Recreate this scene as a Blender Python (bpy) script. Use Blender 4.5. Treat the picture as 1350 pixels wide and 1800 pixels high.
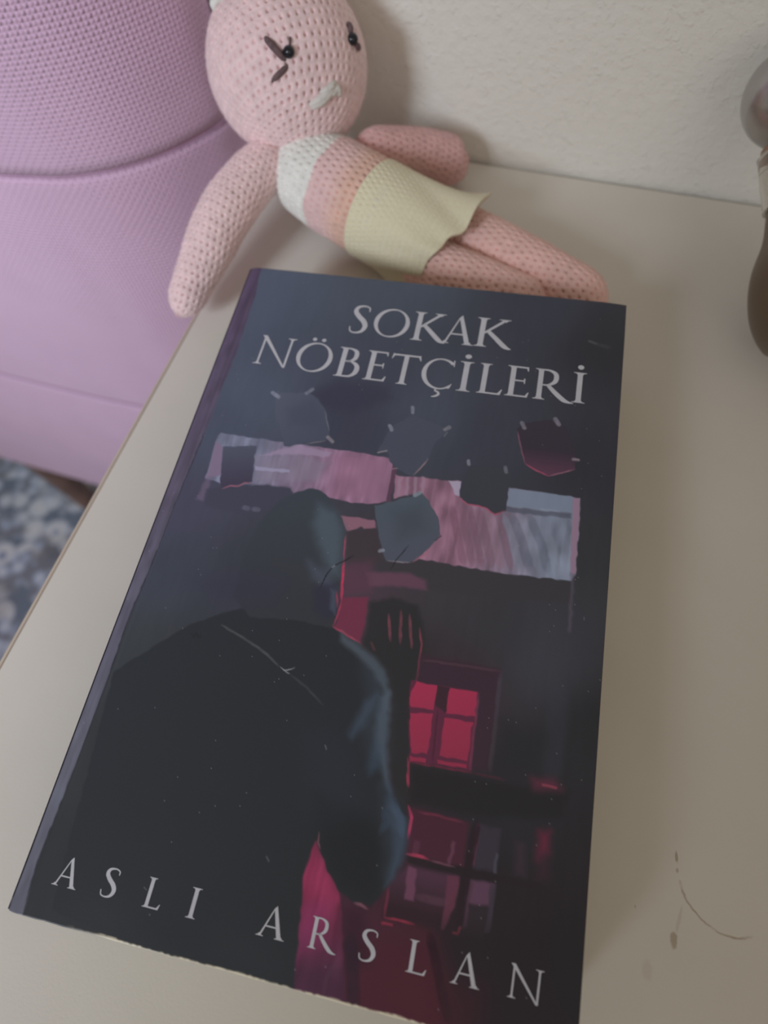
import bpy, math, random
import numpy as np
from mathutils import Vector, Matrix

for o in list(bpy.data.objects): bpy.data.objects.remove(o)
scene = bpy.context.scene
COL = scene.collection

# ------------------------------------------------------------------ camera
cam_d = bpy.data.cameras.new('camera'); cam = bpy.data.objects.new('camera', cam_d); COL.objects.link(cam)
cam_d.sensor_fit = 'VERTICAL'; cam_d.sensor_height = 24.0; cam_d.lens = 24.0 * 1140.0 / 1800.0
cam_d.clip_start = 0.005; cam_d.clip_end = 50
cam.matrix_world = Matrix([[0.9472683, -0.253401, 0.1961397, 0.0938629], [0.3117605, 0.8703027, -0.3812855, 0.0527813], [-0.0740827, 0.4223282, 0.9034105, 0.7597433], [0.0, 0.0, 0.0, 1.0]])
cam_d.dof.use_dof = True; cam_d.dof.focus_distance = 0.178; cam_d.dof.aperture_fstop = 5.4
scene.camera = cam

# ------------------------------------------------------------------ light
world = bpy.data.worlds.new('room_light'); scene.world = world; world.use_nodes = True
bg = world.node_tree.nodes['Background']; bg.inputs[0].default_value = (1.0, 0.90, 0.785, 1); bg.inputs[1].default_value = 0.27
def area_light(name, loc, aim, size, size_y, energy, color, spread):
    l = bpy.data.lights.new(name, 'AREA'); l.shape = 'RECTANGLE'; l.size = size; l.size_y = size_y; l.energy = energy; l.color = color; l.spread = math.radians(spread)
    o = bpy.data.objects.new(name, l); COL.objects.link(o); o.location = loc
    o.rotation_euler = (Vector(aim) - Vector(loc)).to_track_quat('-Z', 'Y').to_euler(); return o
area_light('window_daylight', (-0.27, -0.55, 1.03), (-0.30, 0.30, 0.43), 0.24, 0.24, 0.96, (0.87, 0.97, 1.10), 66)

area_light('warm_fill_light', (0.95, -1.10, 1.25), (0.05, 0.25, 0.58), 0.9, 0.9, 1.6, (1.0, 0.93, 0.82), 150)  # added warm fill, lifts the dark right side; not a known window

scene.view_settings.view_transform = 'Standard'; scene.view_settings.look = 'None'
scene.view_settings.gamma = 1; scene.view_settings.use_curve_mapping = False
scene.view_settings.exposure = 0.0

# ------------------------------------------------------------------ helpers
TZ = 0.55                    # table top height
def s2l(c):
    c = np.asarray(c, float) / 255.0
    return np.where(c <= 0.04045, c / 12.92, ((c + 0.055) / 1.055) ** 2.4)
def lin(c): return tuple(s2l(c)) + (1.0,)

def mesh_obj(name, verts, faces, mat, parent=None, smooth=True, cols=None, uvs=None):
    me = bpy.data.meshes.new(name)
    if isinstance(faces, np.ndarray):
        n, k = faces.shape
        me.vertices.add(len(verts)); me.vertices.foreach_set('co', np.asarray(verts, np.float32).ravel())
        me.loops.add(n * k); me.loops.foreach_set('vertex_index', faces.astype(np.int32).ravel())
        me.polygons.add(n); me.polygons.foreach_set('loop_start', np.arange(0, n * k, k, dtype=np.int32))
        me.update(calc_edges=True)
    else:
        me.from_pydata([tuple(map(float, v)) for v in verts], [], [tuple(f) for f in faces]); me.update()
    if smooth: me.polygons.foreach_set('use_smooth', np.ones(len(me.polygons), bool))
    if cols is not None:
        a = me.color_attributes.new('ink', 'FLOAT_COLOR', 'POINT')
        buf = np.ones((len(verts), 4), np.float32); buf[:, :3] = cols; a.data.foreach_set('color', buf.ravel())
    if uvs is not None:
        l = me.uv_layers.new(name='UVMap'); vi = np.empty(len(me.loops), np.int32); me.loops.foreach_get('vertex_index', vi)
        l.data.foreach_set('uv', np.asarray(uvs, np.float32)[vi].ravel())
    me.validate()
    if mat: me.materials.append(mat)
    o = bpy.data.objects.new(name, me); COL.objects.link(o)
    if parent: o.parent = parent
    return o

def empty(name, loc=(0, 0, 0), rz=0.0):
    o = bpy.data.objects.new(name, None); COL.objects.link(o); o.location = loc; o.rotation_euler = (0, 0, rz); o.empty_display_size = 0.02
    return o
def tag(o, label=None, cat=None, kind=None, group=None):
    for k, v in (('label', label), ('category', cat), ('kind', kind), ('group', group)):
        if v: o[k] = v
    return o

def box(name, a, b, mat, parent=None, bevel=0.0):
    (x0, y0, z0), (x1, y1, z1) = a, b
    v = [(x0,y0,z0),(x1,y0,z0),(x1,y1,z0),(x0,y1,z0),(x0,y0,z1),(x1,y0,z1),(x1,y1,z1),(x0,y1,z1)]
    f = [(0,3,2,1),(4,5,6,7),(0,1,5,4),(1,2,6,5),(2,3,7,6),(3,0,4,7)]
    o = mesh_obj(name, v, f, mat, parent, smooth=False)
    if bevel:
        m = o.modifiers.new('b', 'BEVEL'); m.width = bevel; m.segments = 3; m.limit_method = 'ANGLE'
    return o

def grid_faces(nu, nv, wrap=False):
    i = np.arange(nu - 1)[:, None]; j = np.arange(nv if wrap else nv - 1)[None, :]
    a = i * nv + j; b = i * nv + (j + 1) % nv; c = (i + 1) * nv + (j + 1) % nv; d = (i + 1) * nv + j
    return np.stack([a, b, c, d], -1).reshape(-1, 4)

def catmull(P, n):
    P = np.asarray(P, float); Q = np.vstack([2*P[0]-P[1], P, 2*P[-1]-P[-2]]); m = len(P) - 1
    t = np.linspace(0, m, n); k = np.minimum(t.astype(int), m - 1); u = (t - k)[:, None]
    a, b, c, d = Q[k], Q[k+1], Q[k+2], Q[k+3]
    return 0.5*((2*b)+(-a+c)*u+(2*a-5*b+4*c-d)*u*u+(-a+3*b-3*c+d)*u**3)

_rng = np.random.default_rng(7)
_tab = _rng.random((256, 256))
def vnoise(x, y, seed=0):
    x = np.asarray(x) + seed * 17.3; y = np.asarray(y) + seed * 9.7
    xi = np.floor(x).astype(int); yi = np.floor(y).astype(int); fx = x - xi; fy = y - yi
    fx = fx*fx*(3-2*fx); fy = fy*fy*(3-2*fy)
    g = lambda a, b: _tab[a % 256, b % 256]
    return (g(xi,yi)*(1-fx)+g(xi+1,yi)*fx)*(1-fy)+(g(xi,yi+1)*(1-fx)+g(xi+1,yi+1)*fx)*fy

def tube(name, pts, rad, mat, parent=None, seg=10, n=None, flat=1.0):
    P = catmull(pts, n or 6*len(pts)); m = len(P)
    R = np.interp(np.linspace(0, 1, m), np.linspace(0, 1, len(rad)), rad) if hasattr(rad, '__len__') else np.full(m, rad)
    T = np.gradient(P, axis=0); T /= np.linalg.norm(T, axis=1)[:, None]
    ref = np.array([0, 0, 1.]) if abs(T[0][2]) < .9 else np.array([1., 0, 0])
    V = []; N = np.cross(T[0], ref); N /= np.linalg.norm(N)
    for i in range(m):
        N = N - T[i] * (N @ T[i]); N /= np.linalg.norm(N); Bn = np.cross(T[i], N)
        for k in range(seg):
            a = 2*math.pi*k/seg; V.append(P[i] + R[i]*(math.cos(a)*N + flat*math.sin(a)*Bn))
    F = [tuple(f) for f in grid_faces(m, seg, True)]
    F += [tuple(range(seg))[::-1], tuple((m-1)*seg + k for k in range(seg))]
    return mesh_obj(name, V, F, mat, parent)

# ------------------------------------------------------------------ materials
def new_mat(name):
    m = bpy.data.materials.new(name); m.use_nodes = True
    nt = m.node_tree; return m, nt, nt.nodes['Principled BSDF']
def N(nt, typ, **kw):
    n = nt.nodes.new(typ)
    for k, v in kw.items():
        if hasattr(n, k): setattr(n, k, v)
        else: n.inputs[k].default_value = v
    return n
def math_node(nt, op, a, b=None, c=None):
    n = nt.nodes.new('ShaderNodeMath'); n.operation = op
    for i, v in enumerate((a, b, c)):
        if v is None: continue
        if hasattr(v, 'links'): nt.links.new(v, n.inputs[i])
        else: n.inputs[i].default_value = v
    return n.outputs[0]
def bump(nt, bsdf, height, strength, dist):
    b = N(nt, 'ShaderNodeBump'); b.inputs['Strength'].default_value = strength; b.inputs['Distance'].default_value = dist
    nt.links.new(height, b.inputs['Height']); nt.links.new(b.outputs[0], bsdf.inputs['Normal'])
def mix(nt, fac, a, b):
    n = nt.nodes.new('ShaderNodeMix'); n.data_type = 'RGBA'
    for sock, v in ((n.inputs[0], fac), (n.inputs[6], a), (n.inputs[7], b)):
        if hasattr(v, 'links'): nt.links.new(v, sock)
        else: sock.default_value = v
    return n.outputs[2]
def ramp(nt, fac, stops):
    n = nt.nodes.new('ShaderNodeValToRGB'); e = n.color_ramp.elements
    while len(e) < len(stops): e.new(0.5)
    for el, (p, c) in zip(e, stops): el.position = p; el.color = c if len(c) == 4 else tuple(c) + (1,)
    nt.links.new(fac, n.inputs[0]); return n.outputs[0]

def plain(name, col, rough=0.6, noise=0.0, nscale=60, bumpd=0.0, bscale=300, metal=0.0):
    m, nt, b = new_mat(name); b.inputs['Roughness'].default_value = rough; b.inputs['Metallic'].default_value = metal
    b.inputs['Base Color'].default_value = tuple(col) + (1,)
    if noise or bumpd: tc = N(nt, 'ShaderNodeTexCoord')
    if noise:
        nz = N(nt, 'ShaderNodeTexNoise'); nz.inputs['Scale'].default_value = nscale; nz.inputs['Detail'].default_value = 4
        nt.links.new(tc.outputs['Object'], nz.inputs['Vector'])
        lo = tuple(c*(1-noise) for c in col) + (1,); hi = tuple(min(1, c*(1+noise)) for c in col) + (1,)
        nt.links.new(ramp(nt, nz.outputs[0], [(0.3, lo), (0.7, hi)]), b.inputs['Base Color'])
    if bumpd:
        nz2 = N(nt, 'ShaderNodeTexNoise'); nz2.inputs['Scale'].default_value = bscale; nz2.inputs['Detail'].default_value = 3
        nt.links.new(tc.outputs['Object'], nz2.inputs['Vector']); bump(nt, b, nz2.outputs[0], 0.6, bumpd)
    return m

def attr_mat(name, rough, spec=0.5, sheen=0.0, bumpd=0.0, bscale=2500):
    m, nt, b = new_mat(name); b.inputs['Roughness'].default_value = rough
    b.inputs['Specular IOR Level'].default_value = spec
    a = N(nt, 'ShaderNodeAttribute'); a.attribute_name = 'ink'; nt.links.new(a.outputs['Color'], b.inputs['Base Color'])
    if sheen: b.inputs['Sheen Weight'].default_value = sheen; b.inputs['Sheen Roughness'].default_value = 0.5
    if bumpd:
        tc = N(nt, 'ShaderNodeTexCoord'); nz = N(nt, 'ShaderNodeTexNoise'); nz.inputs['Scale'].default_value = bscale; nz.inputs['Detail'].default_value = 4
        nt.links.new(tc.outputs['Object'], nz.inputs['Vector']); bump(nt, b, nz.outputs[0], 0.5, bumpd)
    return m

# plastered wall: rolled-on paint with soft lumps
M_wall, nt, b = new_mat('plaster_wall'); b.inputs['Roughness'].default_value = 0.75
b.inputs['Base Color'].default_value = (0.83, 0.80, 0.735, 1)
tc = N(nt, 'ShaderNodeTexCoord')
n1 = N(nt, 'ShaderNodeTexNoise'); n1.inputs['Scale'].default_value = 240; n1.inputs['Detail'].default_value = 4; n1.inputs['Roughness'].default_value = 0.6
n2 = N(nt, 'ShaderNodeTexVoronoi'); n2.inputs['Scale'].default_value = 270; n2.feature = 'F1'
n3 = N(nt, 'ShaderNodeTexNoise'); n3.inputs['Scale'].default_value = 80
for n in (n1, n3): nt.links.new(tc.outputs['Object'], n.inputs['Vector'])
nd = N(nt, 'ShaderNodeTexNoise'); nd.inputs['Scale'].default_value = 350; nt.links.new(tc.outputs['Object'], nd.inputs['Vector'])
wp = N(nt, 'ShaderNodeVectorMath'); wp.operation = 'MULTIPLY_ADD'; nt.links.new(nd.outputs['Color'], wp.inputs[0]); wp.inputs[1].default_value = (.006, .006, .006); nt.links.new(tc.outputs['Object'], wp.inputs[2])
nt.links.new(wp.outputs[0], n2.inputs['Vector'])
speck = math_node(nt, 'MULTIPLY', ramp(nt, n2.outputs['Distance'], [(0.10, (1, 1, 1)), (0.42, (0, 0, 0))]), ramp(nt, n3.outputs[0], [(0.30, (0, 0, 0)), (0.55, (1, 1, 1))]))
bump(nt, b, math_node(nt, 'ADD', math_node(nt, 'MULTIPLY', n1.outputs[0], 1.0), math_node(nt, 'MULTIPLY', speck, 0.32)), 0.62, 0.0012)

# cream laminate table top with a cup ring and drips
M_table, nt, b = new_mat('cream_laminate'); b.inputs['Roughness'].default_value = 0.42
tc = N(nt, 'ShaderNodeTexCoord'); sep = N(nt, 'ShaderNodeSeparateXYZ'); nt.links.new(tc.outputs['Object'], sep.inputs[0])
X, Y = sep.outputs[0], sep.outputs[1]
nz = N(nt, 'ShaderNodeTexNoise'); nz.inputs['Scale'].default_value = 420; nz.inputs['Detail'].default_value = 3; nt.links.new(tc.outputs['Object'], nz.inputs['Vector'])
def dist(cx, cy, sx=1.0, sy=1.0, rot=0.0):
    dx = math_node(nt, 'SUBTRACT', X, cx); dy = math_node(nt, 'SUBTRACT', Y, cy)
    if rot:
        c, s = math.cos(rot), math.sin(rot)
        dx, dy = (math_node(nt, 'ADD', math_node(nt, 'MULTIPLY', dx, c), math_node(nt, 'MULTIPLY', dy, s)),
                  math_node(nt, 'SUBTRACT', math_node(nt, 'MULTIPLY', dy, c), math_node(nt, 'MULTIPLY', dx, s)))
    return math_node(nt, 'SQRT', math_node(nt, 'ADD', math_node(nt, 'POWER', math_node(nt, 'DIVIDE', dx, sx), 2.0), math_node(nt, 'POWER', math_node(nt, 'DIVIDE', dy, sy), 2.0)))
def below(v, edge, soft):        # 1 where v < edge
    mr = N(nt, 'ShaderNodeMapRange'); mr.inputs[1].default_value = edge - soft; mr.inputs[2].default_value = edge + soft
    mr.inputs[3].default_value = 1; mr.inputs[4].default_value = 0; nt.links.new(v, mr.inputs[0]); return mr.outputs[0]
nzo = math_node(nt, 'MULTIPLY', math_node(nt, 'SUBTRACT', nz.outputs[0], 0.5), 0.0012)
ringd = math_node(nt, 'ABSOLUTE', math_node(nt, 'SUBTRACT', math_node(nt, 'ADD', dist(0.1745, 0.0628), nzo), 0.0138))
ring = math_node(nt, 'MULTIPLY', below(ringd, 0.00022, 0.00022), below(math_node(nt, 'ADD', math_node(nt, 'MULTIPLY', X, 0.35), Y), 0.1135, 0.0012))
nbig = N(nt, 'ShaderNodeTexNoise'); nbig.inputs['Scale'].default_value = 260; nt.links.new(tc.outputs['Object'], nbig.inputs['Vector'])
ring = math_node(nt, 'MULTIPLY', ring, math_node(nt, 'MINIMUM', math_node(nt, 'MULTIPLY', nbig.outputs[0], 1.5), 1.0))
spots = None
for (cx, cy, sx, sy, rot, a) in ((0.1619, 0.0436, 0.0010, 0.0019, 0.1, .75), (0.1626, 0.0485, 0.0005, 0.0035, -0.1, .25), (0.1600, 0.0632, 0.0005, 0.0016, 0.25, .8),
                                 (0.1606, 0.0602, 0.0004, 0.0007, 0.2, .6), (0.1618, 0.0575, 0.0004, 0.0008, 0.4, .35), (0.1565, 0.0345, 0.0016, 0.0022, 0.3, .16), (0.1512, 0.0480, 0.0003, 0.0004, 0.3, .4)):
    d = below(math_node(nt, 'ADD', dist(cx, cy, sx, sy, rot), math_node(nt, 'MULTIPLY', math_node(nt, 'SUBTRACT', nz.outputs[0], 0.5), 1.4)), 0.9, 0.25)
    d = math_node(nt, 'MULTIPLY', d, a); spots = d if spots is None else math_node(nt, 'MAXIMUM', spots, d)
stain = math_node(nt, 'MULTIPLY', math_node(nt, 'MAXIMUM', ring, spots), 0.75)
nl = N(nt, 'ShaderNodeTexNoise'); nl.inputs['Scale'].default_value = 30; nl.inputs['Detail'].default_value = 5; nt.links.new(tc.outputs['Object'], nl.inputs['Vector'])
basec = ramp(nt, nl.outputs[0], [(0.3, (0.71, 0.665, 0.59)), (0.7, (0.74, 0.695, 0.62))])
nt.links.new(mix(nt, stain, basec, (0.30, 0.20, 0.10, 1)), b.inputs['Base Color'])
nf = N(nt, 'ShaderNodeTexNoise'); nf.inputs['Scale'].default_value = 900; nt.links.new(tc.outputs['Object'], nf.inputs['Vector'])
bump(nt, b, nf.outputs[0], 0.15, 0.0002)

M_edge = plain('edge_banding', (0.62, 0.52, 0.42), 0.5, 0.06, 80)
M_joint = plain('glue_line', (0.34, 0.26, 0.20), 0.7, 0.1, 200)
M_steel = plain('knob_metal', (0.55, 0.55, 0.56), 0.3, 0.05, 50, metal=1.0)
M_page = None

# woven pink upholstery (UV in metres along and up the panel)
M_weave, nt, b = new_mat('pink_woven_fabric'); b.inputs['Roughness'].default_value = 0.85; b.inputs['Specular IOR Level'].default_value = 0.2
b.inputs['Sheen Weight'].default_value = 0.25
uv = N(nt, 'ShaderNodeUVMap'); sep = N(nt, 'ShaderNodeSeparateXYZ'); nt.links.new(uv.outputs[0], sep.inputs[0])
wn = N(nt, 'ShaderNodeTexNoise'); wn.inputs['Scale'].default_value = 90; nt.links.new(uv.outputs[0], wn.inputs['Vector'])
wob = math_node(nt, 'MULTIPLY', math_node(nt, 'SUBTRACT', wn.outputs[0], 0.5), 1.1)
U = math_node(nt, 'ADD', math_node(nt, 'MULTIPLY', sep.outputs[0], 2*math.pi/0.0041), wob)
V = math_node(nt, 'ADD', math_node(nt, 'MULTIPLY', sep.outputs[1], 2*math.pi/0.0041), wob)
su, sv = math_node(nt, 'SINE', U), math_node(nt, 'SINE', V)
prod = math_node(nt, 'MULTIPLY', su, sv)
wv = math_node(nt, 'ADD', math_node(nt, 'MULTIPLY', math_node(nt, 'ABSOLUTE', prod), 1.0), math_node(nt, 'MULTIPLY', prod, 0.35))
fn = N(nt, 'ShaderNodeTexNoise'); fn.inputs['Scale'].default_value = 1600; nt.links.new(uv.outputs[0], fn.inputs['Vector'])
hgt = math_node(nt, 'ADD', wv, math_node(nt, 'MULTIPLY', fn.outputs[0], 0.5))
bump(nt, b, hgt, 0.75, 0.0009)
cn = N(nt, 'ShaderNodeTexNoise'); cn.inputs['Scale'].default_value = 25; cn.inputs['Detail'].default_value = 5; nt.links.new(uv.outputs[0], cn.inputs['Vector'])
nt.links.new(ramp(nt, cn.outputs[0], [(0.3, (0.70, 0.46, 0.63)), (0.7, (0.74, 0.49, 0.67))]), b.inputs['Base Color'])

M_seam = plain('seam_thread', (0.50, 0.30, 0.44), 0.9, 0.1, 200)
M_undershade = plain('black_underside_shade', (0.03, 0.022, 0.03), 0.9, 0.2, 80)  # near-black colour standing in for shade beneath the upholstered panel
M_wood = plain('brown_wood_leg', (0.22, 0.13, 0.10), 0.5, 0.3, 40)

# rug: blue grey floral print
M_rug, nt, b = new_mat('floral_rug'); b.inputs['Roughness'].default_value = 0.95
tc = N(nt, 'ShaderNodeTexCoord')
vw = N(nt, 'ShaderNodeTexNoise'); vw.inputs['Scale'].default_value = 22; nt.links.new(tc.outputs['Object'], vw.inputs['Vector'])
va = N(nt, 'ShaderNodeTexVoronoi'); va.inputs['Scale'].default_value = 30; nt.links.new(tc.outputs['Object'], va.inputs['Vector'])
vb = N(nt, 'ShaderNodeTexVoronoi'); vb.inputs['Scale'].default_value = 52; nt.links.new(tc.outputs['Object'], vb.inputs['Vector'])
flower = ramp(nt, va.outputs['Distance'], [(0.0, (0.22, 0.28, 0.48)), (0.16, (0.36, 0.42, 0.62)), (0.26, (0.86, 0.88, 0.92)), (0.5, (0.74, 0.78, 0.88)), (0.62, (0.22, 0.27, 0.36))])
small = ramp(nt, vb.outputs['Distance'], [(0.0, (0.90, 0.92, 0.95)), (0.35, (0.55, 0.64, 0.84)), (0.6, (0.28, 0.30, 0.36))])
c1 = mix(nt, ramp(nt, vw.outputs[0], [(0.42, (0, 0, 0)), (0.55, (1, 1, 1))]), flower, small)
brown = N(nt, 'ShaderNodeTexNoise'); brown.inputs['Scale'].default_value = 7; nt.links.new(tc.outputs['Object'], brown.inputs['Vector'])
c2 = mix(nt, ramp(nt, brown.outputs[0], [(0.55, (0, 0, 0)), (0.68, (.6, .6, .6))]), c1, (0.20, 0.15, 0.13, 1))
nt.links.new(c2, b.inputs['Base Color'])
pn = N(nt, 'ShaderNodeTexNoise'); pn.inputs['Scale'].default_value = 500; nt.links.new(tc.outputs['Object'], pn.inputs['Vector'])
bump(nt, b, pn.outputs[0], 0.8, 0.003)

M_floor = plain('floor_boards', (0.28, 0.20, 0.14), 0.5, 0.2, 12)
M_ink = attr_mat('printed_cover_ink', 0.36, 0.5, bumpd=0.00004, bscale=1500)
M_letter = plain('pale_grey_print', (0.66, 0.67, 0.73), 0.4, 0.05, 300)
M_core = plain('cover_board_edge', (0.62, 0.57, 0.47), 0.8, 0.1, 400)
M_yarn = attr_mat('crochet_yarn', 0.9, 0.15, sheen=0.35, bumpd=0.00035, bscale=1800)
M_lash = plain('dark_brown_yarn', (0.15, 0.095, 0.10), 0.85, 0.3, 900, 0.0003, 2500)
M_bead = plain('black_bead', (0.012, 0.013, 0.018), 0.18, 0.1, 50)
M_nose = plain('off_white_yarn', (0.72, 0.68, 0.64), 0.9, 0.08, 600, 0.0004, 1800)
M_white = plain('white_yarn', (0.78, 0.78, 0.74), 0.9, 0.08, 600, 0.0004, 1800)

# paper block: stacked leaves
M_page, nt, b = new_mat('paper_leaves'); b.inputs['Roughness'].default_value = 0.85
tc = N(nt, 'ShaderNodeTexCoord'); mp = N(nt, 'ShaderNodeMapping'); mp.inputs['Scale'].default_value = (12, 12, 5200); nt.links.new(tc.outputs['Object'], mp.inputs[0])
pz = N(nt, 'ShaderNodeTexNoise'); pz.inputs['Scale'].default_value = 1; pz.inputs['Detail'].default_value = 2; nt.links.new(mp.outputs[0], pz.inputs['Vector'])
nt.links.new(ramp(nt, pz.outputs[0], [(0.35, (0.42, 0.36, 0.27)), (0.65, (0.68, 0.61, 0.48))]), b.inputs['Base Color']); bump(nt, b, pz.outputs[0], 0.5, 0.0003)

# ------------------------------------------------------------------ room
WALL_Y = 0.328
w = box('wall_back', (-2.2, WALL_Y, 0.0), (1.8, WALL_Y + 0.12, 2.5), M_wall); tag(w, kind='structure')
f = box('floor', (-2.2, -2.2, -0.05), (1.8, WALL_Y, 0.0), M_floor); tag(f, kind='structure')
# rug with an uneven pile surface
nx, ny = 120, 140
gx, gy = np.meshgrid(np.linspace(-1.5, 0.55, nx), np.linspace(-1.6, 0.318, ny), indexing='ij')
gz = 0.009 + 0.0025 * vnoise(gx*60, gy*60)
top = np.stack([gx, gy, gz], -1).reshape(-1, 3)
rv = np.vstack([top, top[[0, (nx-1)*ny, nx*ny-1, ny-1]] * [1, 1, 0] + [0, 0, 0.0005]])
rim = [i*ny for i in range(nx)], [(nx-1)*ny + j for j in range(ny)], [(nx-1-i)*ny + ny-1 for i in range(nx)], [ny-1-j for j in range(ny)]
K0 = nx*ny; rf = [tuple(x) for x in grid_faces(nx, ny)[:, ::-1].tolist()]
for e, (a, bb) in zip(rim, ((0, 1), (1, 2), (2, 3), (3, 0))): rf.append(tuple(e[::-1]) + (K0 + a, K0 + bb))
rug = mesh_obj('patterned_rug', rv, rf, M_rug)
tag(rug, 'blue grey and white floral patterned rug on the floor below the table edge', 'rug')

# ------------------------------------------------------------------ bedside table
TX0, TX1, TY0, TY1 = -0.0595, 0.345, -0.13, 0.3257
tb = empty('bedside_table', ((TX0+TX1)/2, (TY0+TY1)/2, 0.0))
tag(tb, 'cream laminate bedside table with a coffee ring stain, standing against the wall', 'table')
def tbox(name, a, b_, mat, bevel=0, parent=None):
    o = box(name, a, b_, mat, None, bevel); o.parent = parent or tb
    o.matrix_parent_inverse = Matrix.Translation(-Vector(tb.location)) if parent is None else Matrix.Identity(4)
    return o
tbox('table_top', (TX0 + 0.0016, TY0 + 0.0016, TZ - 0.022), (TX1 - 0.0016, TY1, TZ), M_table, 0.0004)
tbox('edge_strip', (TX0, TY0 + 0.0016, TZ - 0.022), (TX0 + 0.0013, TY1, TZ - 0.0001), M_edge, 0.0004)
tbox('glue_joint', (TX0 + 0.0012, TY0 + 0.0016, TZ - 0.021), (TX0 + 0.00165, TY1, TZ - 0.00015), M_joint)
tbox('edge_strip', (TX1 - 0.0015, TY0 + 0.0016, TZ - 0.022), (TX1, TY1, TZ - 0.0001), M_edge, 0.0004)
tbox('edge_strip', (TX0, TY0, TZ - 0.022), (TX1, TY0 + 0.0015, TZ - 0.0001), M_edge, 0.0004)
tbox('side_panel', (TX0 + 0.006, TY0 + 0.02, 0.05), (TX0 + 0.024, TY1, TZ - 0.022), M_edge, 0.001)
tbox('side_panel', (TX1 - 0.024, TY0 + 0.02, 0.05), (TX1 - 0.006, TY1, TZ - 0.022), M_edge, 0.001)
tbox('back_panel', (TX0 + 0.024, TY1 - 0.008, 0.05), (TX1 - 0.024, TY1, TZ - 0.022), M_edge)
tbox('bottom_panel', (TX0 + 0.024, TY0 + 0.02, 0.05), (TX1 - 0.024, TY1 - 0.008, 0.068), M_edge)
for z0, z1 in ((0.07, 0.29), (0.296, 0.524)):
    d = tbox('drawer_front', (TX0 + 0.007, TY0 + 0.003, z0), (TX1 - 0.007, TY0 + 0.019, z1), M_edge, 0.0015)
    kz = (z0 + z1)/2; cx = (TX0 + TX1)/2
    k = tube('knob', [(cx, TY0 + 0.004, kz), (cx, TY0 - 0.008, kz), (cx, TY0 - 0.016, kz), (cx, TY0 - 0.02, kz)], [0.005, 0.005, 0.012, 0.006], M_steel, None, 14)
    k.parent = d; k.matrix_parent_inverse = d.matrix_parent_inverse.copy()
    k.matrix_parent_inverse = (Matrix.Translation(Vector((0, 0, 0))))
for x in (TX0 + 0.03, TX1 - 0.03):
    for y in (TY0 + 0.05, TY1 - 0.03): tbox('foot', (x - 0.015, y - 0.015, 0.012 if x < 0.55 and y > -1.6 else 0), (x + 0.015, y + 0.015, 0.05), M_edge, 0.002)

# ------------------------------------------------------------------ pink upholstered panel beside the table
plan = catmull([(-0.95, .2505), (-.6, .2505), (-.3, .2505), (-.2, .2530), (-.165, .2572), (-.145, .262), (-.124, .273), (-.107, .288), (-.093, .308), (-.088, .325)], 240)
seg = np.r_[0, np.cumsum(np.linalg.norm(np.diff(plan, axis=0), axis=1))]
pt = np.gradient(plan, axis=0); pt /= np.linalg.norm(pt, axis=1)[:, None]
pn_ = np.stack([pt[:, 1], -pt[:, 0]], 1)                     # outward (towards the room)
hb = empty('upholstered_headboard', (-0.5, 0.29, 0.0))
tag(hb, 'pink woven upholstered headboard with rounded corner beside the table', 'headboard')
def hpart(o, parent=None):
    o.parent = parent or hb
    if parent is None: o.matrix_parent_inverse = Matrix.Translation(-Vector(hb.location))
    return o
def panel(name, z0, z1, bulge=0.002, roll=0.004):
    n = 60; t = np.linspace(0, 1, n); z = z0 + (z1 - z0)*t
    e = np.minimum(z - z0, z1 - z); off_ = -0.0009*np.clip(1 - e/roll, 0, 1)**2 + bulge*np.sin(np.pi*t)
    V = np.zeros((len(plan), n, 3)); V[..., 0] = plan[:, None, 0] + pn_[:, None, 0]*off_; V[..., 1] = plan[:, None, 1] + pn_[:, None, 1]*off_; V[..., 2] = z
    V[..., 1] = np.minimum(V[..., 1], 0.3262)
    uvs = np.zeros((len(plan), n, 2)); uvs[..., 0] = seg[:, None]; uvs[..., 1] = z
    nv = len(plan)*n; F = grid_faces(len(plan), n)[:, ::-1]
    # back and closing faces
    bk = np.zeros((2, n, 3)); bk[0, :, 0] = plan[0, 0]; bk[1, :, 0] = plan[-1, 0]; bk[..., 1] = 0.3268; bk[..., 2] = z
    V2 = np.vstack([V.reshape(-1, 3), bk.reshape(-1, 3)]); U2 = np.vstack([uvs.reshape(-1, 2), np.zeros((2*n, 2))])
    F = [tuple(x) for x in F.tolist()]
    F.append(tuple(i*n + n - 1 for i in range(len(plan))) + (nv + 2*n - 1, nv + n - 1))
    F.append(tuple(i*n for i in range(len(plan)))[::-1] + (nv, nv + n))
    F.append((nv + n, nv + 2*n - 1, nv + n - 1, nv))
    return hpart(mesh_obj(name, V2, F, M_weave, None, True, None, U2))
panel('upper_panel', 0.5605, 0.95); panel('middle_panel', 0.3605, 0.5595); panel('lower_panel', 0.155, 0.3595, 0.003)
for z in (0.56, 0.36):
    hpart(tube('seam_welt', np.c_[plan[::6] - 0.0007*pn_[::6], np.full(len(plan[::6]), z)], 0.0005, M_seam, None, 6, len(plan)))
hpart(box('underside_shade', (-0.94, 0.262, 0.147), (-0.13, 0.3255, 0.155), M_undershade))  # dark slab added as the shade under the lowest panel
for x in (-0.455, -0.85, -0.16):
    hpart(tube('leg', [(x, 0.274, 0.0115), (x, 0.274, 0.05), (x, 0.274, 0.10), (x, 0.274, 0.150)], [0.013, 0.014, 0.017, 0.020], M_wood, None, 16))

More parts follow.
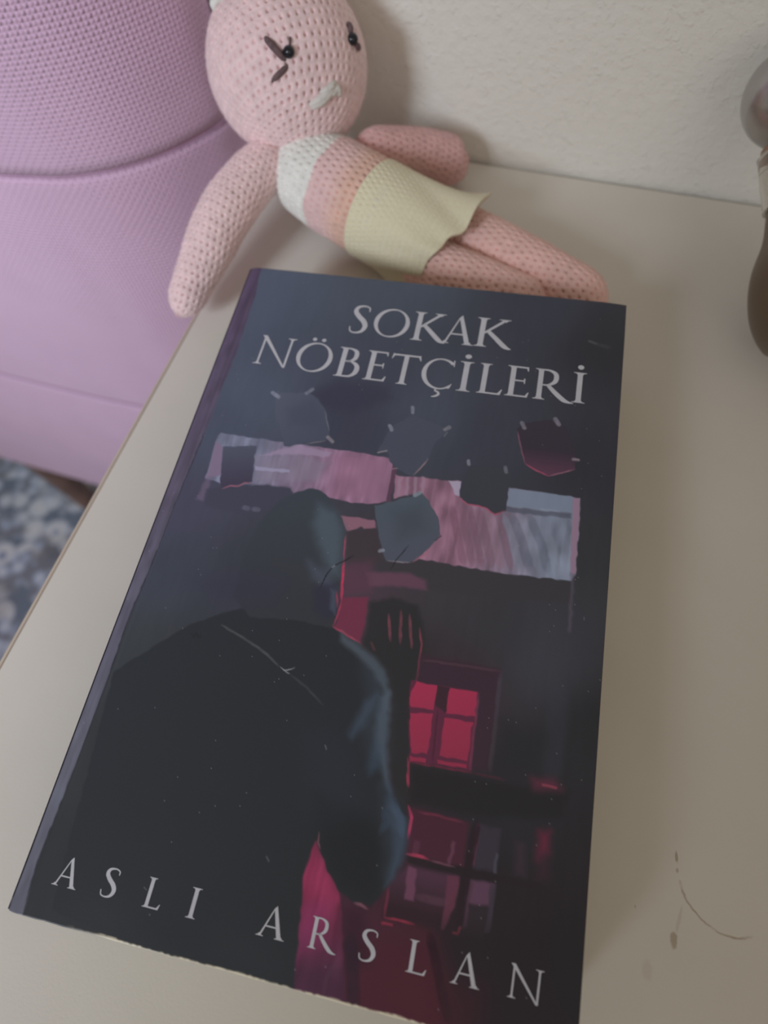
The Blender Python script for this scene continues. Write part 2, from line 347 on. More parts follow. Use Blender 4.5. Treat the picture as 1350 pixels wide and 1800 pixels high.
# ------------------------------------------------------------------ book
RZ = 0.11519173063162574
BW, BH, BT = 136.0, 210.0, 34.0            # millimetres
book = empty('paperback_book', (0, 0, TZ), RZ)
tag(book, 'thick dark paperback novel with a hooded figure on its cover, lying on the table', 'book')
def cover_z(x, y):
    d = np.clip((5.2 - x)/5.2, 0, 1)
    z = BT - 1.7*d*d*(0.7 + 0.6*np.clip((60 - y)/60, 0, 1))
    z = z - 0.16*np.exp(-((x - 5.0)/0.5)**2)                                            # fold line by the spine
    z = z + 0.18*np.exp(-(y/6.0)**2)*np.sin(x*0.16 + 1) + 0.10*np.sin(x*0.045)*np.sin(y*0.03)
    z = z - 0.5*np.clip((x - 126)/10, 0, 1)**2*np.clip((y - 195)/15, 0, 1)
    z = z + 0.05*(vnoise(x/9, y/9, 3) - .5)
    return z
STEP = 0.25
nx = int(round((BW - 0.6)/STEP)) + 1; ny = int(round(BH/STEP)) + 1
gx, gy = np.meshgrid(np.linspace(0.6, BW, nx), np.linspace(0, BH, ny), indexing='ij')
fx, fy = gx.ravel(), gy.ravel()
ART_BASE = [((12.9, 197.4), (68, 76, 88)),  # print tones; the paler upper ones include painted gloss haze
 ((57.4, 206.0), (62, 68, 78)),
 ((107.6, 203.6), (50, 52, 62)),
 ((131.0, 193.3), (43, 43, 48)),
 ((19.4, 153.5), (70, 77, 89)),
 ((52.5, 154.0), (57, 59, 71)),
 ((76.9, 153.4), (63, 68, 78)),
 ((100.5, 152.8), (57, 59, 69)),
 ((130.3, 149.3), (48, 48, 55)),
 ((13.2, 141.3), (66, 72, 84)),
 ((10.2, 109.6), (66, 66, 80)),
 ((11.2, 90.9), (60, 64, 72)),
 ((11.9, 65.3), (54, 57, 60)),
 ((12.1, 35.1), (48, 50, 52)),
 ((10.8, 8.4), (46, 47, 49)),
 ((47.5, 10.1), (43, 44, 48)),
 ((50.1, 49.8), (43, 45, 50)),
 ((36.6, 95.4), (55, 58, 64)),
 ((132.8, 112.5), (52, 54, 58)),
 ((134.4, 66.5), (43, 44, 47)),
 ((133.0, 17.4), (38, 38, 40)),
 ((103.8, 90.6), (58, 58, 62)),
 ((119.7, 85.6), (60, 61, 68)),
 ((92.1, 95.0), (60, 58, 62)),
 ((117.3, 43.2), (44, 44, 48)),
 ((95.9, 9.3), (70, 38, 48)),
 ((83.3, 6.5), (72, 42, 58)),
 ((104.5, 4.7), (74, 36, 46)),
 ((120.8, 14.7), (38, 34, 38)),
 ((70.1, 91.0), (70, 58, 66)),
 ((82.3, 78.6), (44, 42, 42)),
 ((98.2, 76.9), (58, 48, 54)),
 ((113.1, 24.2), (42, 38, 42))]
ART = [
 ('p',(52,52,66),[(36.9,158.4),(46.2,164.5),(61.7,164.5),(64.4,160.3),(52.7,152.9),(41.1,153.4)],6,0.8,None,None,None,0),
 ('p',(68,58,74),[(-2.9,213.6),(4.9,214.6),(4.9,207.7),(6.3,197.1),(6.9,171.7),(6.7,158.6),(6.4,138.0),(5.3,112.7),(5.0,91.6),(4.1,75.0),(4.7,57.1),(4.6,26.6),(4.0,11.7),(5.7,-0.6),(-1.2,-2.1),(-3.8,209.2)],0.5,1,(86,86,94),(1.4,207.0),(2.8,26.3),0.15),  # purple hinge band, its reflection painted in as paler grey towards the bottom
 ('s',(44,44,50),[(6.4,138.0),(5.3,112.7),(5.0,91.6),(4.1,75.0),(4.7,57.1),(4.6,26.6),(4.0,11.7),(5.3,1.1)],0.25,0.25,0.8),
 ('p',(110,112,128),[(11.7,138.6),(32.9,138.5),(33.7,136.9),(38.9,138.6),(58.3,138.8),(67.6,138.0),(69.3,135.8),(69.9,123.4),(66.0,121.7),(61.3,121.1),(55.5,121.5),(52.7,121.6),(48.6,123.9),(46.3,123.7),(41.1,121.3),(39.8,122.7),(31.9,122.5),(27.5,121.8),(17.4,120.8),(11.8,121.7),(11.1,137.4)],0.5,1,(134,100,120),(25.6,132.4),(54.1,130.9),0.25),
 ('p',(114,98,116),[(11.3,135.5),(14.0,133.8),(16.5,123.7),(13.8,122.6),(12.0,122.3)],0.8,0.9,None,None,None,0),
 ('p',(100,86,104),[(12.0,122.3),(13.8,122.6),(14.3,114.2),(11.5,114.1)],1.5,0.7,None,None,None,0),
 ('p',(140,122,142),[(34.0,136.3),(39.0,138.2),(49.4,137.3),(48.7,135.5),(39.5,135.1),(26.6,132.4)],0.8,0.8,None,None,None,0),
 ('p',(122,112,126),[(25.3,131.8),(40.1,134.8),(48.9,133.1),(47.7,126.8),(28.2,123.6)],2.5,0.6,None,None,None,0),
 ('p',(140,134,154),[(26.4,128.6),(37.6,129.0),(37.7,128.0),(26.8,127.2)],0.5,0.9,None,None,None,0),
 ('p',(136,98,118),[(50.9,136.5),(67.7,137.6),(68.8,134.9),(69.4,123.9),(54.2,122.5)],3,0.6,None,None,None,0),
 ('p',(72,76,88),[(14.0,133.8),(24.8,135.9),(25.3,131.8),(27.1,123.0),(25.3,122.3),(17.9,118.8),(16.2,124.6)],0.5,1,(60,56,70),(19.2,134.6),(22.6,120.6),0),
 ('p',(62,62,74),[(17.8,119.6),(23.2,121.5),(27.4,122.0),(31.9,122.7),(39.8,122.9),(41.2,121.1),(37.8,116.2),(28.1,111.6),(14.9,112.3),(13.4,118.1)],1.6,0.95,None,None,None,0),
 ('s',(150,92,104),[(18.2,119.1),(20.5,120.5),(23.4,120.9),(24.9,122.2),(27.2,122.8)],0.3,0.35,0.9),
 ('s',(90,90,104),[(27.4,114.0),(28.5,113.9)],1.2,0.8,0.8),
 ('s',(92,92,106),[(30.5,114.0),(31.6,114.0)],1.2,0.8,0.8),
 ('p',(84,60,76),[(69.3,135.8),(70.9,134.4),(71.1,123.4),(70.0,122.8)],0.6,1,None,None,None,0),
 ('p',(130,96,112),[(70.7,132.6),(87.3,133.3),(90.9,133.7),(91.4,128.3),(93.1,127.5),(99.8,125.9),(102.5,124.3),(105.5,125.9),(105.5,134.0),(117.6,133.9),(126.4,133.8),(127.0,109.8),(125.8,107.7),(108.6,106.5),(95.0,106.5),(82.7,106.8),(87.7,115.3),(86.5,119.7),(82.4,125.7),(79.5,127.9),(71.9,124.7)],0.6,1,(114,120,135),(92.0,116.0),(118.0,118.7),0.3),
 ('p',(114,124,140),[(105.7,133.8),(117.6,133.7),(124.1,133.8),(124.2,128.9),(105.4,127.6)],0.6,0.9,None,None,None,0),
 ('p',(134,140,156),[(115.3,128.7),(121.1,128.6),(121.0,127.5),(115.4,127.6)],0.8,0.8,None,None,None,0),
 ('p',(80,84,96),[(105.4,127.6),(124.2,128.4),(124.2,126.7),(105.5,125.9)],0.8,0.85,None,None,None,0),
 ('p',(136,112,130),[(124.3,133.8),(126.4,133.8),(127.0,110.1),(125.5,109.8)],0.5,1,None,None,None,0),
 ('p',(98,84,100),[(125.5,109.8),(126.8,110.1),(127.1,93.3),(126.3,93.1)],1.2,0.5,None,None,None,0),
 ('p',(142,118,134),[(71.8,132.2),(72.9,132.1),(73.6,125.7),(72.6,125.6)],0.5,0.7,None,None,None,0),
 ('p',(142,118,134),[(74.3,132.6),(75.3,132.5),(76.0,126.1),(75.0,126.0)],0.5,0.7,None,None,None,0),
 ('p',(142,118,134),[(76.7,133.0),(77.7,132.9),(78.4,126.5),(77.4,126.4)],0.5,0.7,None,None,None,0),
 ('p',(142,118,134),[(79.1,133.4),(80.1,133.3),(80.8,126.9),(79.7,126.8)],0.5,0.7,None,None,None,0),
 ('p',(152,142,158),[(87.3,133.3),(91.0,133.5),(91.4,128.5),(90.1,129.1)],0.5,1,None,None,None,0),
 ('s',(108,76,90),[(89.7,125.0),(92.6,116.1),(95.9,107.0)],1.70329858588551,1.0,0.6),
 ('s',(116,84,98),[(92.2,125.4),(95.3,116.6),(98.5,107.2)],1.8788783949238974,1.0,0.6),
 ('s',(112,80,94),[(94.7,125.8),(98.0,117.0),(101.2,107.4)],1.4665150956795898,1.0,0.6),
 ('s',(116,84,98),[(97.2,126.2),(100.6,117.5),(103.9,107.6)],1.9494018488970029,1.0,0.6),
 ('s',(138,106,120),[(99.7,126.7),(103.3,118.0),(106.5,107.8)],2.2004523514958083,1.0,0.6),
 ('s',(112,80,94),[(102.1,127.1),(105.9,118.4),(109.2,108.0)],1.6219281756903174,1.0,0.6),
 ('s',(120,126,140),[(105.0,124.7),(108.9,116.2),(111.8,108.3)],1.6766826434414501,1.0,0.6),
 ('s',(90,96,110),[(107.4,125.1),(111.5,116.7),(114.4,108.5)],2.2268716790242737,1.0,0.6),
 ('s',(120,126,140),[(109.9,125.6),(114.1,117.1),(117.0,108.7)],1.6144004325789165,1.0,0.6),
 ('s',(94,100,114),[(112.3,126.0),(116.7,117.6),(119.6,108.9)],2.228920048778419,1.0,0.6),
 ('s',(120,126,140),[(114.7,126.4),(119.3,118.0),(122.2,109.1)],2.200447838542966,1.0,0.6),
 ('s',(112,118,134),[(117.2,126.8),(124.5,118.0)],3,3,0.5),
 ('p',(58,56,60),[(60.7,102.6),(82.7,106.4),(95.0,106.1),(108.6,106.1),(125.8,107.3),(126.2,101.2),(88.4,97.7),(68.6,97.6)],1.5,0.85,None,None,None,0),
 ('p',(98,66,80),[(68.0,100.3),(81.3,101.9),(86.1,100.6),(86.9,97.8),(80.4,97.8),(70.6,96.2)],1.6,0.85,None,None,None,0),
 ('p',(126,90,102),[(57.5,116.4),(67.6,116.7),(68.6,114.2),(65.2,113.2),(64.2,113.8),(60.3,111.6)],0.6,1,None,None,None,0),
 ('p',(60,54,58),[(60.0,111.6),(68.9,113.9),(72.6,104.5),(67.9,101.0),(62.3,100.0)],1.5,0.9,None,None,None,0),
 ('p',(88,58,72),[(61.6,101.6),(69.8,104.0),(71.3,94.6),(63.3,91.5)],4,0.7,None,None,None,0),
 ('p',(106,50,68),[(63.2,91.4),(71.0,92.9),(71.5,86.2),(71.7,79.4),(62.9,82.7),(63.6,86.3)],1.2,0.95,None,None,None,0),
 ('p',(46,46,48),[(71.7,91.3),(77.7,94.1),(85.2,92.9),(87.9,86.8),(88.4,79.7),(88.0,71.9),(87.0,67.3),(89.7,57.6),(91.6,44.4),(92.5,38.1),(88.3,41.1),(83.7,56.4),(83.5,65.1),(80.2,73.5),(72.6,79.3)],2,0.95,None,None,None,0),
 ('s',(122,66,78),[(77.5,89.2),(78.8,84.3),(79.7,81.6)],0.55,0.5,0.85),
 ('s',(122,66,78),[(80.7,90.9),(81.6,85.7),(82.3,81.4)],0.55,0.5,0.85),
 ('s',(122,66,78),[(83.3,90.1),(84.5,85.4),(85.7,80.8)],0.55,0.5,0.85),
 ('s',(130,62,76),[(86.7,86.8),(88.1,82.5),(88.6,73.6),(88.1,72.0)],0.4,0.4,0.9),
 ('s',(96,60,62),[(74.5,80.3),(75.7,78.6)],0.5,0.5,0.6),
 ('p',(60,44,54),[(88.6,79.8),(109.9,79.5),(110.7,54.0),(90.7,52.5),(88.5,72.3)],2,0.9,None,None,None,0),
 ('s',(80,58,66),[(89.1,78.3),(99.4,78.8),(109.8,79.1)],0.35,0.4,0.8),
 ('s',(72,66,74),[(110.1,79.2),(110.3,67.4),(110.5,53.9)],0.7,0.7,0.7),
 ('s',(58,60,70),[(125.6,79.1),(125.7,66.2),(125.0,55.1)],3,3,0.5),
 ('p',(42,43,46),[(112.3,66.4),(123.2,65.7),(122.8,56.0),(111.6,55.1)],8,0.7,None,None,None,0),
 ('p',(88,44,62),[(87.0,72.4),(94.0,72.5),(105.1,72.8),(105.9,53.1),(97.3,52.8),(90.3,52.3),(87.7,65.9)],0.5,1,None,None,None,0),
 ('p',(60,42,50),[(94.2,72.4),(97.5,72.4),(97.4,65.7),(94.4,67.5)],0.4,1,None,None,None,0),
 ('p',(152,50,76),[(88.5,72.3),(94.2,72.4),(94.3,66.0),(88.2,65.7),(87.3,67.9)],0.3,1,(136,48,70),(95.9,72.0),(98.9,53.9),0),
 ('p',(152,50,76),[(97.5,72.4),(104.9,72.6),(105.0,66.4),(97.4,65.7)],0.3,1,(136,48,70),(95.9,72.0),(98.9,53.9),0),
 ('p',(152,50,76),[(88.2,64.2),(94.3,65.1),(94.5,55.1),(90.3,54.5)],0.3,1,(136,48,70),(95.9,72.0),(98.9,53.9),0),
 ('p',(152,50,76),[(97.4,64.6),(104.6,65.0),(104.9,55.4),(97.5,55.1)],0.3,1,(136,48,70),(95.9,72.0),(98.9,53.9),0),
 ('p',(152,50,76),[(90.2,53.7),(94.5,54.0),(94.4,52.9),(90.4,52.5)],0.3,1,(136,48,70),(95.9,72.0),(98.9,53.9),0),
 ('p',(152,50,76),[(97.1,54.1),(104.7,54.4),(104.9,53.5),(97.3,53.2)],0.3,1,(136,48,70),(95.9,72.0),(98.9,53.9),0),
 ('s',(66,36,48),[(95.3,65.9),(96.1,53.3)],0.3,0.3,0.8),
 ('s',(110,58,76),[(105.2,72.5),(105.2,66.1),(105.6,53.3)],0.45,0.4,0.8),
 ('s',(118,46,66),[(90.3,52.2),(97.4,52.5),(106.3,52.8)],0.35,0.3,0.9),
 ('s',(88,46,60),[(106.3,52.8),(110.5,52.9),(114.5,52.8)],0.4,0.4,0.7),
 ('s',(150,60,80),[(89.8,53.3),(90.4,50.8),(91.1,48.0)],0.45,0.4,0.9),
 ('p',(40,40,42),[(90.9,51.6),(106.4,52.1),(121.1,52.3),(129.9,53.5),(129.1,46.9),(109.0,43.4),(92.2,43.2)],3,0.9,None,None,None,0),
 ('p',(104,48,66),[(120.9,54.3),(126.3,55.1),(127.9,53.6),(121.8,52.3)],4,0.8,None,None,None,0),
 ('s',(150,70,85),[(123.7,53.5),(126.9,53.5)],0.3,0.4,0.8),
 ('p',(70,40,52),[(92.1,42.1),(107.3,41.6),(107.3,31.7),(93.5,31.7)],1.5,1,None,None,None,0),
 ('p',(58,52,62),[(109.0,41.7),(114.9,41.7),(114.8,32.3),(109.4,32.1)],1.5,0.9,None,None,None,0),
 ('p',(74,50,64),[(94.1,29.7),(106.4,29.7),(105.6,18.0),(90.4,17.9),(90.8,24.2)],1.5,1,(50,36,42),(99.1,28.3),(99.2,20.1),0),
 ('p',(88,62,80),[(108.8,29.8),(115.1,30.1),(114.2,25.4),(108.7,24.5)],1.2,1,None,None,None,0),
 ('p',(52,44,50),[(108.6,24.4),(114.3,25.1),(113.9,18.7),(108.2,18.6)],2,0.8,None,None,None,0),
 ('p',(106,66,86),[(94.3,29.3),(96.5,29.4),(97.0,22.6),(94.8,22.5)],0.6,0.85,None,None,None,0),
 ('p',(96,54,70),[(104.0,29.4),(106.7,29.6),(106.6,24.3),(104.8,18.4),(104.0,18.6)],0.6,0.85,None,None,None,0),
 ('p',(96,60,76),[(103.9,36.9),(104.8,36.6),(104.2,31.6),(103.3,31.7)],0.6,0.85,None,None,None,0),
 ('p',(84,50,64),[(94.8,35.0),(96.2,35.0),(96.2,32.0),(94.8,32.0)],0.6,0.85,None,None,None,0),
 ('p',(108,56,76),[(109.0,41.7),(109.8,41.6),(109.8,33.0),(109.2,32.1)],0.6,0.85,None,None,None,0),
 ('p',(76,54,66),[(108.6,29.3),(110.0,29.4),(109.5,20.0),(108.7,19.6)],0.6,0.85,None,None,None,0),
 ('p',(64,56,66),[(113.9,29.6),(115.3,29.7),(115.2,20.1),(114.0,19.8)],0.6,0.85,None,None,None,0),
 ('p',(74,74,84),[(114.2,36.3),(114.9,36.2),(115.1,32.1),(114.4,32.0)],0.6,0.85,None,None,None,0),
 ('s',(92,62,74),[(96.9,23.6),(105.2,23.9)],1.3,0.8,0.6),
 ('p',(64,50,60),[(118.8,39.7),(120.6,39.6),(121.5,32.9),(119.4,32.8)],3,0.7,None,None,None,0),
 ('p',(104,42,62),[(123.7,43.1),(126.3,43.7),(126.5,38.9),(123.9,36.9)],3.5,0.85,None,None,None,0),
 ('p',(70,42,54),[(123.8,38.3),(126.4,38.9),(126.7,33.5),(124.4,33.0)],4,0.5,None,None,None,0),
 ('s',(44,34,40),[(109.1,42.8),(108.6,35.1),(108.2,27.8),(107.8,18.5)],1.9,0.5,1),
 ('s',(42,36,40),[(92.8,31.1),(100.0,31.0),(109.5,30.9),(116.1,31.2),(126.6,31.5)],1.6,0.6,0.95),
 ('s',(168,62,86),[(93.2,31.7),(96.3,32.0),(99.3,31.7)],0.6,0.3,1),
 ('s',(130,80,96),[(99.3,31.7),(105.3,31.5)],0.3,0.3,0.8),
 ('s',(118,52,70),[(94.6,41.4),(99.5,41.6),(105.9,41.3)],0.3,0.4,0.7),
 ('s',(152,52,72),[(90.7,17.9),(94.2,18.1),(98.1,18.0)],0.35,0.3,1),
 ('s',(150,52,72),[(90.6,16.7),(93.0,16.8)],0.35,0.3,0.9),
 ('s',(160,56,74),[(108.3,19.6),(108.1,18.3),(106.9,18.3)],0.35,0.3,1),
 ('s',(126,50,70),[(90.8,24.2),(90.9,21.2),(90.8,18.0)],0.4,0.4,0.8),
 ('p',(72,36,46),[(82.1,11.8),(102.5,16.2),(110.3,-0.2),(85.4,-2.7)],10,0.8,None,None,None,0),
 ('p',(134,50,78),[(71.4,30.1),(72.9,28.3),(75.7,24.4),(79.4,20.9),(80.5,18.4),(82.1,12.9),(85.7,-0.5),(74.0,-1.0),(73.1,4.3),(71.5,13.9),(70.2,22.7),(70.8,28.2)],0.9,1,(74,44,62),(74.7,19.5),(78.5,4.3),0.2),
 ('p',(128,52,92),[(71.3,16.4),(77.2,17.7),(77.8,9.7),(73.1,6.5)],5,0.5,None,None,None,0),
 ('p',(52,32,42),[(80.6,17.8),(86.0,18.4),(89.4,8.9),(84.8,6.8),(81.8,12.9)],5,0.75,None,None,None,0),
 ('s',(46,34,44),[(83.6,13.3),(85.8,7.0),(87.9,-1.1)],2.2,1.5,0.8),
 ('s',(42,26,34),[(101.7,17.2),(104.4,11.1),(108.8,1.5)],1.6,1.0,0.9),
 ('s',(84,56,70),[(81.8,7.3),(80.5,3.7),(80.6,-0.0)],0.7,0.7,0.5),
 ('p',(40,36,40),[(103.4,18.7),(127.5,22.7),(134.3,2.2),(110.8,-3.1)],8,0.8,None,None,None,0),
 ('p',(62,34,42),[(105.0,9.1),(115.2,9.2),(114.3,-2.3),(108.4,-3.6)],10,0.6,None,None,None,0),
 ('p',(43,46,50),[(62.8,82.5),(71.0,79.3),(76.4,76.8),(79.7,73.6),(82.0,68.7),(82.9,65.0),(83.8,56.5),(84.5,52.4),(87.0,44.5),(89.5,41.8),(92.3,39.3),(92.5,39.8),(93.0,33.6),(92.3,29.1),(90.5,24.5),(88.9,21.5),(87.2,19.6),(83.1,19.6),(79.3,21.0),(75.7,24.4),(72.4,29.1),(71.3,31.4),(70.8,28.2),(70.2,22.7),(71.5,13.9),(73.8,0.1),(44.2,-1.0),(11.9,2.5),(5.6,59.3),(22.0,75.5),(32.1,81.5),(44.4,86.3),(61.3,89.4)],0.7,1,(42,44,47),(41.4,79.0),(60.9,13.0),0),
 ('p',(36,38,40),[(69.6,39.9),(81.6,38.4),(90.2,31.3),(86.9,20.3),(79.7,21.8),(72.5,29.1)],6,0.7,None,None,None,0),
 ('p',(45,49,57),[(61.5,53.5),(70.0,56.6),(78.8,51.3),(81.3,39.6),(73.6,35.4),(66.1,41.8)],14,0.6,None,None,None,0),
 ('p',(80,88,96),[(65.3,81.8),(71.4,79.1),(76.4,76.5),(79.8,73.3),(82.0,68.4),(83.2,63.6),(81.7,63.3),(79.9,68.9),(76.4,72.8),(70.9,76.4),(66.2,79.1)],2.2,0.75,None,None,None,0),
 ('p',(78,88,98),[(79.8,66.6),(82.0,68.4),(83.3,61.8),(84.0,55.1),(86.7,44.7),(85.3,45.7),(81.9,53.3),(80.2,58.6)],2.5,0.8,None,None,None,0),
 ('p',(66,78,92),[(76.1,64.8),(79.0,67.5),(79.0,64.2),(77.2,58.7),(74.7,54.7),(73.6,55.6)],3,0.65,None,None,None,0),
 ('p',(60,74,88),[(80.5,55.8),(82.8,54.9),(83.4,49.2),(81.1,47.3),(80.1,48.8)],3,0.6,None,None,None,0),
 ('p',(64,76,90),[(85.9,46.9),(89.3,41.5),(92.4,39.0),(93.0,35.6),(92.9,30.6),(91.5,26.1),(89.8,23.9),(90.4,30.1),(90.0,35.0),(86.9,40.8)],2.5,0.8,None,None,None,0),
 ('s',(72,90,110),[(88.1,42.1),(90.7,39.0),(91.7,35.3)],1.2,1.2,0.7),
 ('s',(64,80,100),[(85.8,40.5),(87.5,37.7),(86.4,34.9)],1.2,1.2,0.5),
 ('s',(40,42,46),[(89.0,43.3),(90.8,41.1),(92.2,39.8)],0.5,0.5,0.8),
 ('s',(168,58,88),[(92.0,42.5),(93.2,40.0),(93.3,37.6),(93.2,35.2)],0.55,0.4,1),
 ('s',(160,58,84),[(90.4,50.1),(91.2,46.4)],0.5,0.4,0.9),
 ('s',(120,80,88),[(71.5,32.2),(71.9,30.0),(72.8,28.6)],0.25,0.3,0.8),
 ('s',(134,90,100),[(83.3,19.4),(85.0,19.3),(86.9,18.8)],0.4,0.35,0.9),
 ('p',(70,80,92),[(73.8,73.9),(79.3,71.8),(82.3,64.9),(83.9,52.3),(80.9,51.7),(77.3,58.0),(77.2,65.4)],7,0.4,None,None,None,0),
 ('p',(62,72,86),[(84.4,45.6),(89.6,41.3),(92.0,37.9),(92.1,31.7),(89.8,26.3),(87.6,34.5)],6,0.45,None,None,None,0),
 ('p',(56,62,68),[(35.6,114.3),(37.2,118.1),(40.0,120.5),(45.6,123.6),(49.1,123.6),(54.4,119.4),(58.6,114.5),(59.9,110.6),(62.5,96.5),(62.2,92.0),(63.9,85.0),(62.9,82.3),(52.2,82.7),(39.1,81.1),(32.5,85.9),(31.7,100.0),(33.3,109.6)],0.8,1,(52,54,58),(45.5,121.4),(47.6,86.9),0),
 ('p',(74,84,92),[(49.7,119.2),(55.5,117.3),(58.8,113.1),(60.2,106.8),(61.6,97.2),(58.5,97.5),(53.1,105.6),(49.6,112.4)],5,0.85,None,None,None,0),
 ('p',(76,82,94),[(50.8,100.6),(57.5,98.2),(61.5,93.7),(59.7,92.5),(53.5,95.8)],4,0.6,None,None,None,0),
 ('p',(48,48,62),[(54.9,93.4),(61.1,95.4),(63.5,86.4),(60.1,84.1),(56.4,86.8)],3,0.7,None,None,None,0),
 ('p',(72,78,90),[(59.8,93.4),(61.7,92.9),(62.9,86.3),(60.9,87.6)],1.5,0.7,None,None,None,0),
 ('p',(52,52,66),[(19.2,88.7),(31.5,94.5),(45.8,93.5),(44.4,86.3),(28.1,83.3)],12,0.6,None,None,None,0),
 ('s',(182,56,84),[(61.4,102.5),(62.5,96.5),(63.6,90.5)],0.6,0.4,1),
 ('s',(170,70,90),[(60.2,110.5),(61.4,102.5)],0.4,0.4,0.7),
 ('s',(160,58,82),[(63.6,90.5),(63.6,86.3),(62.9,83.0)],0.35,0.35,0.9),
 ('s',(150,60,80),[(61.7,92.9),(62.9,88.3)],0.35,0.4,0.8),
 ('s',(150,66,84),[(62.9,82.8),(67.4,81.2),(71.3,79.7)],0.4,0.35,0.9),
 ('p',(76,81,92),[(25.5,155.8),(26.8,156.9),(35.3,158.2),(38.2,157.7),(43.5,153.1),(47.0,144.8),(47.2,141.6),(33.8,137.4),(30.4,144.0),(27.8,147.1)],0.5,0.85,(68,72,84),(27.0,154.6),(44.0,141.8),0),
 ('p',(64,68,80),[(31.1,150.7),(38.4,156.4),(43.4,150.4),(42.9,145.9),(33.4,145.5)],5,0.6,None,None,None,0),
 ('s',(124,126,138),[(24.3,156.5),(26.7,155.3)],1.1,0.6,0.9),
 ('s',(112,114,124),[(35.8,158.0),(37.3,159.9)],1.0,0.6,0.9),
 ('s',(128,120,122),[(46.8,142.6),(48.8,141.2)],0.9,0.5,1),
 ('s',(112,112,120),[(43.5,152.2),(46.8,144.8)],0.2,0.25,0.8),
 ('s',(120,112,114),[(40.3,139.0),(46.7,141.3)],0.2,0.25,0.8),
 ('p',(68,72,83),[(66.1,149.3),(63.6,140.0),(66.6,140.3),(68.6,136.9),(70.6,135.0),(75.9,133.0),(79.8,139.3),(80.9,145.3),(84.4,151.1),(82.7,151.7),(72.3,155.3)],0.5,0.9,None,None,None,0),
 ('s',(120,122,130),[(71.5,157.8),(72.0,155.9)],0.9,0.5,0.9),
 ('s',(122,124,132),[(65.6,149.9),(66.6,148.3)],0.9,0.5,0.9),
 ('s',(120,118,122),[(83.2,151.2),(84.5,152.2)],1.0,0.5,0.9),
 ('s',(140,116,120),[(76.3,133.3),(78.2,136.4),(79.9,140.0)],0.3,0.3,0.9),
 ('s',(136,128,130),[(63.8,139.6),(66.5,140.7)],0.3,0.3,0.9),
 ('s',(112,110,116),[(84.1,150.2),(83.4,148.6)],0.2,0.3,0.7),
 ('s',(140,124,128),[(69.6,134.6),(70.9,135.0)],0.25,0.3,0.8),
 ('p',(57,58,66),[(91.4,133.8),(93.0,139.6),(103.6,140.8),(105.0,138.4),(105.3,133.0),(105.5,125.9),(102.5,124.3),(99.8,125.9),(97.2,126.4),(94.5,126.2),(93.1,127.5),(91.4,128.3),(91.0,133.1)],0.45,1,None,None,None,0),
 ('s',(150,78,96),[(91.4,128.3),(93.8,126.4),(97.2,126.4),(99.8,125.9),(102.5,124.3),(105.2,125.9)],0.35,0.3,1),
 ('s',(120,122,130),[(92.1,141.1),(92.5,139.8)],0.8,0.5,0.9),
 ('s',(110,112,118),[(103.5,140.7),(104.0,139.0)],0.8,0.5,0.8),
 ('p',(52,46,56),[(105.4,154.9),(107.1,157.3),(117.2,160.3),(120.2,157.4),(122.3,153.1),(124.2,146.9),(124.0,143.1),(116.6,139.7),(112.6,141.6),(109.2,142.9),(106.9,149.5)],0.5,1,(84,56,72),(115.8,149.0),(115.8,140.6),0),
 ('s',(150,70,92),[(109.2,142.9),(110.7,142.1),(113.2,140.9),(116.6,139.7)],0.45,0.3,1),
 ('s',(126,82,98),[(105.7,154.3),(106.9,149.5),(109.2,142.9)],0.3,0.3,0.8),
 ('s',(140,96,108),[(116.6,139.7),(120.0,141.3),(124.0,143.1)],0.25,0.3,0.9),
 ('s',(116,112,120),[(106.7,157.2),(107.6,155.6)],1.1,0.6,0.9),
 ('s',(118,114,124),[(116.7,160.2),(117.9,158.5)],1.2,0.6,0.9),
 ('s',(128,116,122),[(123.2,146.6),(124.9,146.8)],0.7,0.4,0.9),
 ('p',(72,80,88),[(66.8,121.3),(77.7,126.6),(79.7,128.1),(82.5,125.7),(86.5,119.7),(87.7,115.3),(85.4,110.5),(82.0,106.1),(78.5,104.8),(73.9,104.5),(71.8,107.4),(68.7,115.0)],0.45,1,(74,78,88),(72.1,122.0),(80.2,106.7),0),
 ('p',(62,68,76),[(72.5,120.1),(80.5,123.4),(83.5,116.4),(75.9,111.4)],7,0.6,None,None,None,0),
 ('s',(122,130,136),[(78.2,126.7),(79.4,127.7)],1.1,0.5,0.9),
 ('s',(126,130,138),[(71.3,107.3),(72.2,107.6)],0.9,0.5,0.9),
 ('s',(130,120,128),[(74.2,104.6),(78.5,104.8),(80.8,105.4)],0.25,0.3,0.9),
 ('s',(150,96,108),[(81.1,105.4),(84.5,108.5),(85.8,110.9)],0.4,0.35,0.8),
 ('s',(24,24,28),[(56.6,93.0),(56.9,94.4),(57.6,97.7),(58.7,100.1),(61.3,102.1),(64.0,104.6)],0.2,0.2,0.9),
 ('s',(120,120,126),[(58.6,99.9),(59.2,100.5)],0.3,0.3,0.9),
 ('s',(28,30,34),[(75.4,102.1),(76.5,105.2),(79.3,110.5)],0.2,0.2,0.8),
 ('s',(30,32,36),[(86.6,113.2),(88.0,114.9)],0.2,0.2,0.8),
 ('s',(84,84,84),[(31.5,77.5),(39.2,75.0),(46.8,71.9),(50.9,69.2)],0.35,0.5,0.7),
 ('s',(150,150,150),[(51.2,69.2),(52.7,68.6),(54.5,69.2),(55.4,70.0)],0.2,0.25,0.9),
 ('s',(130,130,130),[(52.6,68.7),(54.2,67.9)],0.2,0.25,0.8),
 ('s',(70,70,72),[(54.5,67.7),(60.1,65.1),(65.5,61.6)],0.3,0.5,0.6),
 ('s',(80,80,82),[(124.8,192.5),(127.1,191.8)],0.5,0.6,0.8),
 ('s',(64,64,66),[(127.1,191.8),(132.1,190.6)],0.8,0.9,0.6),
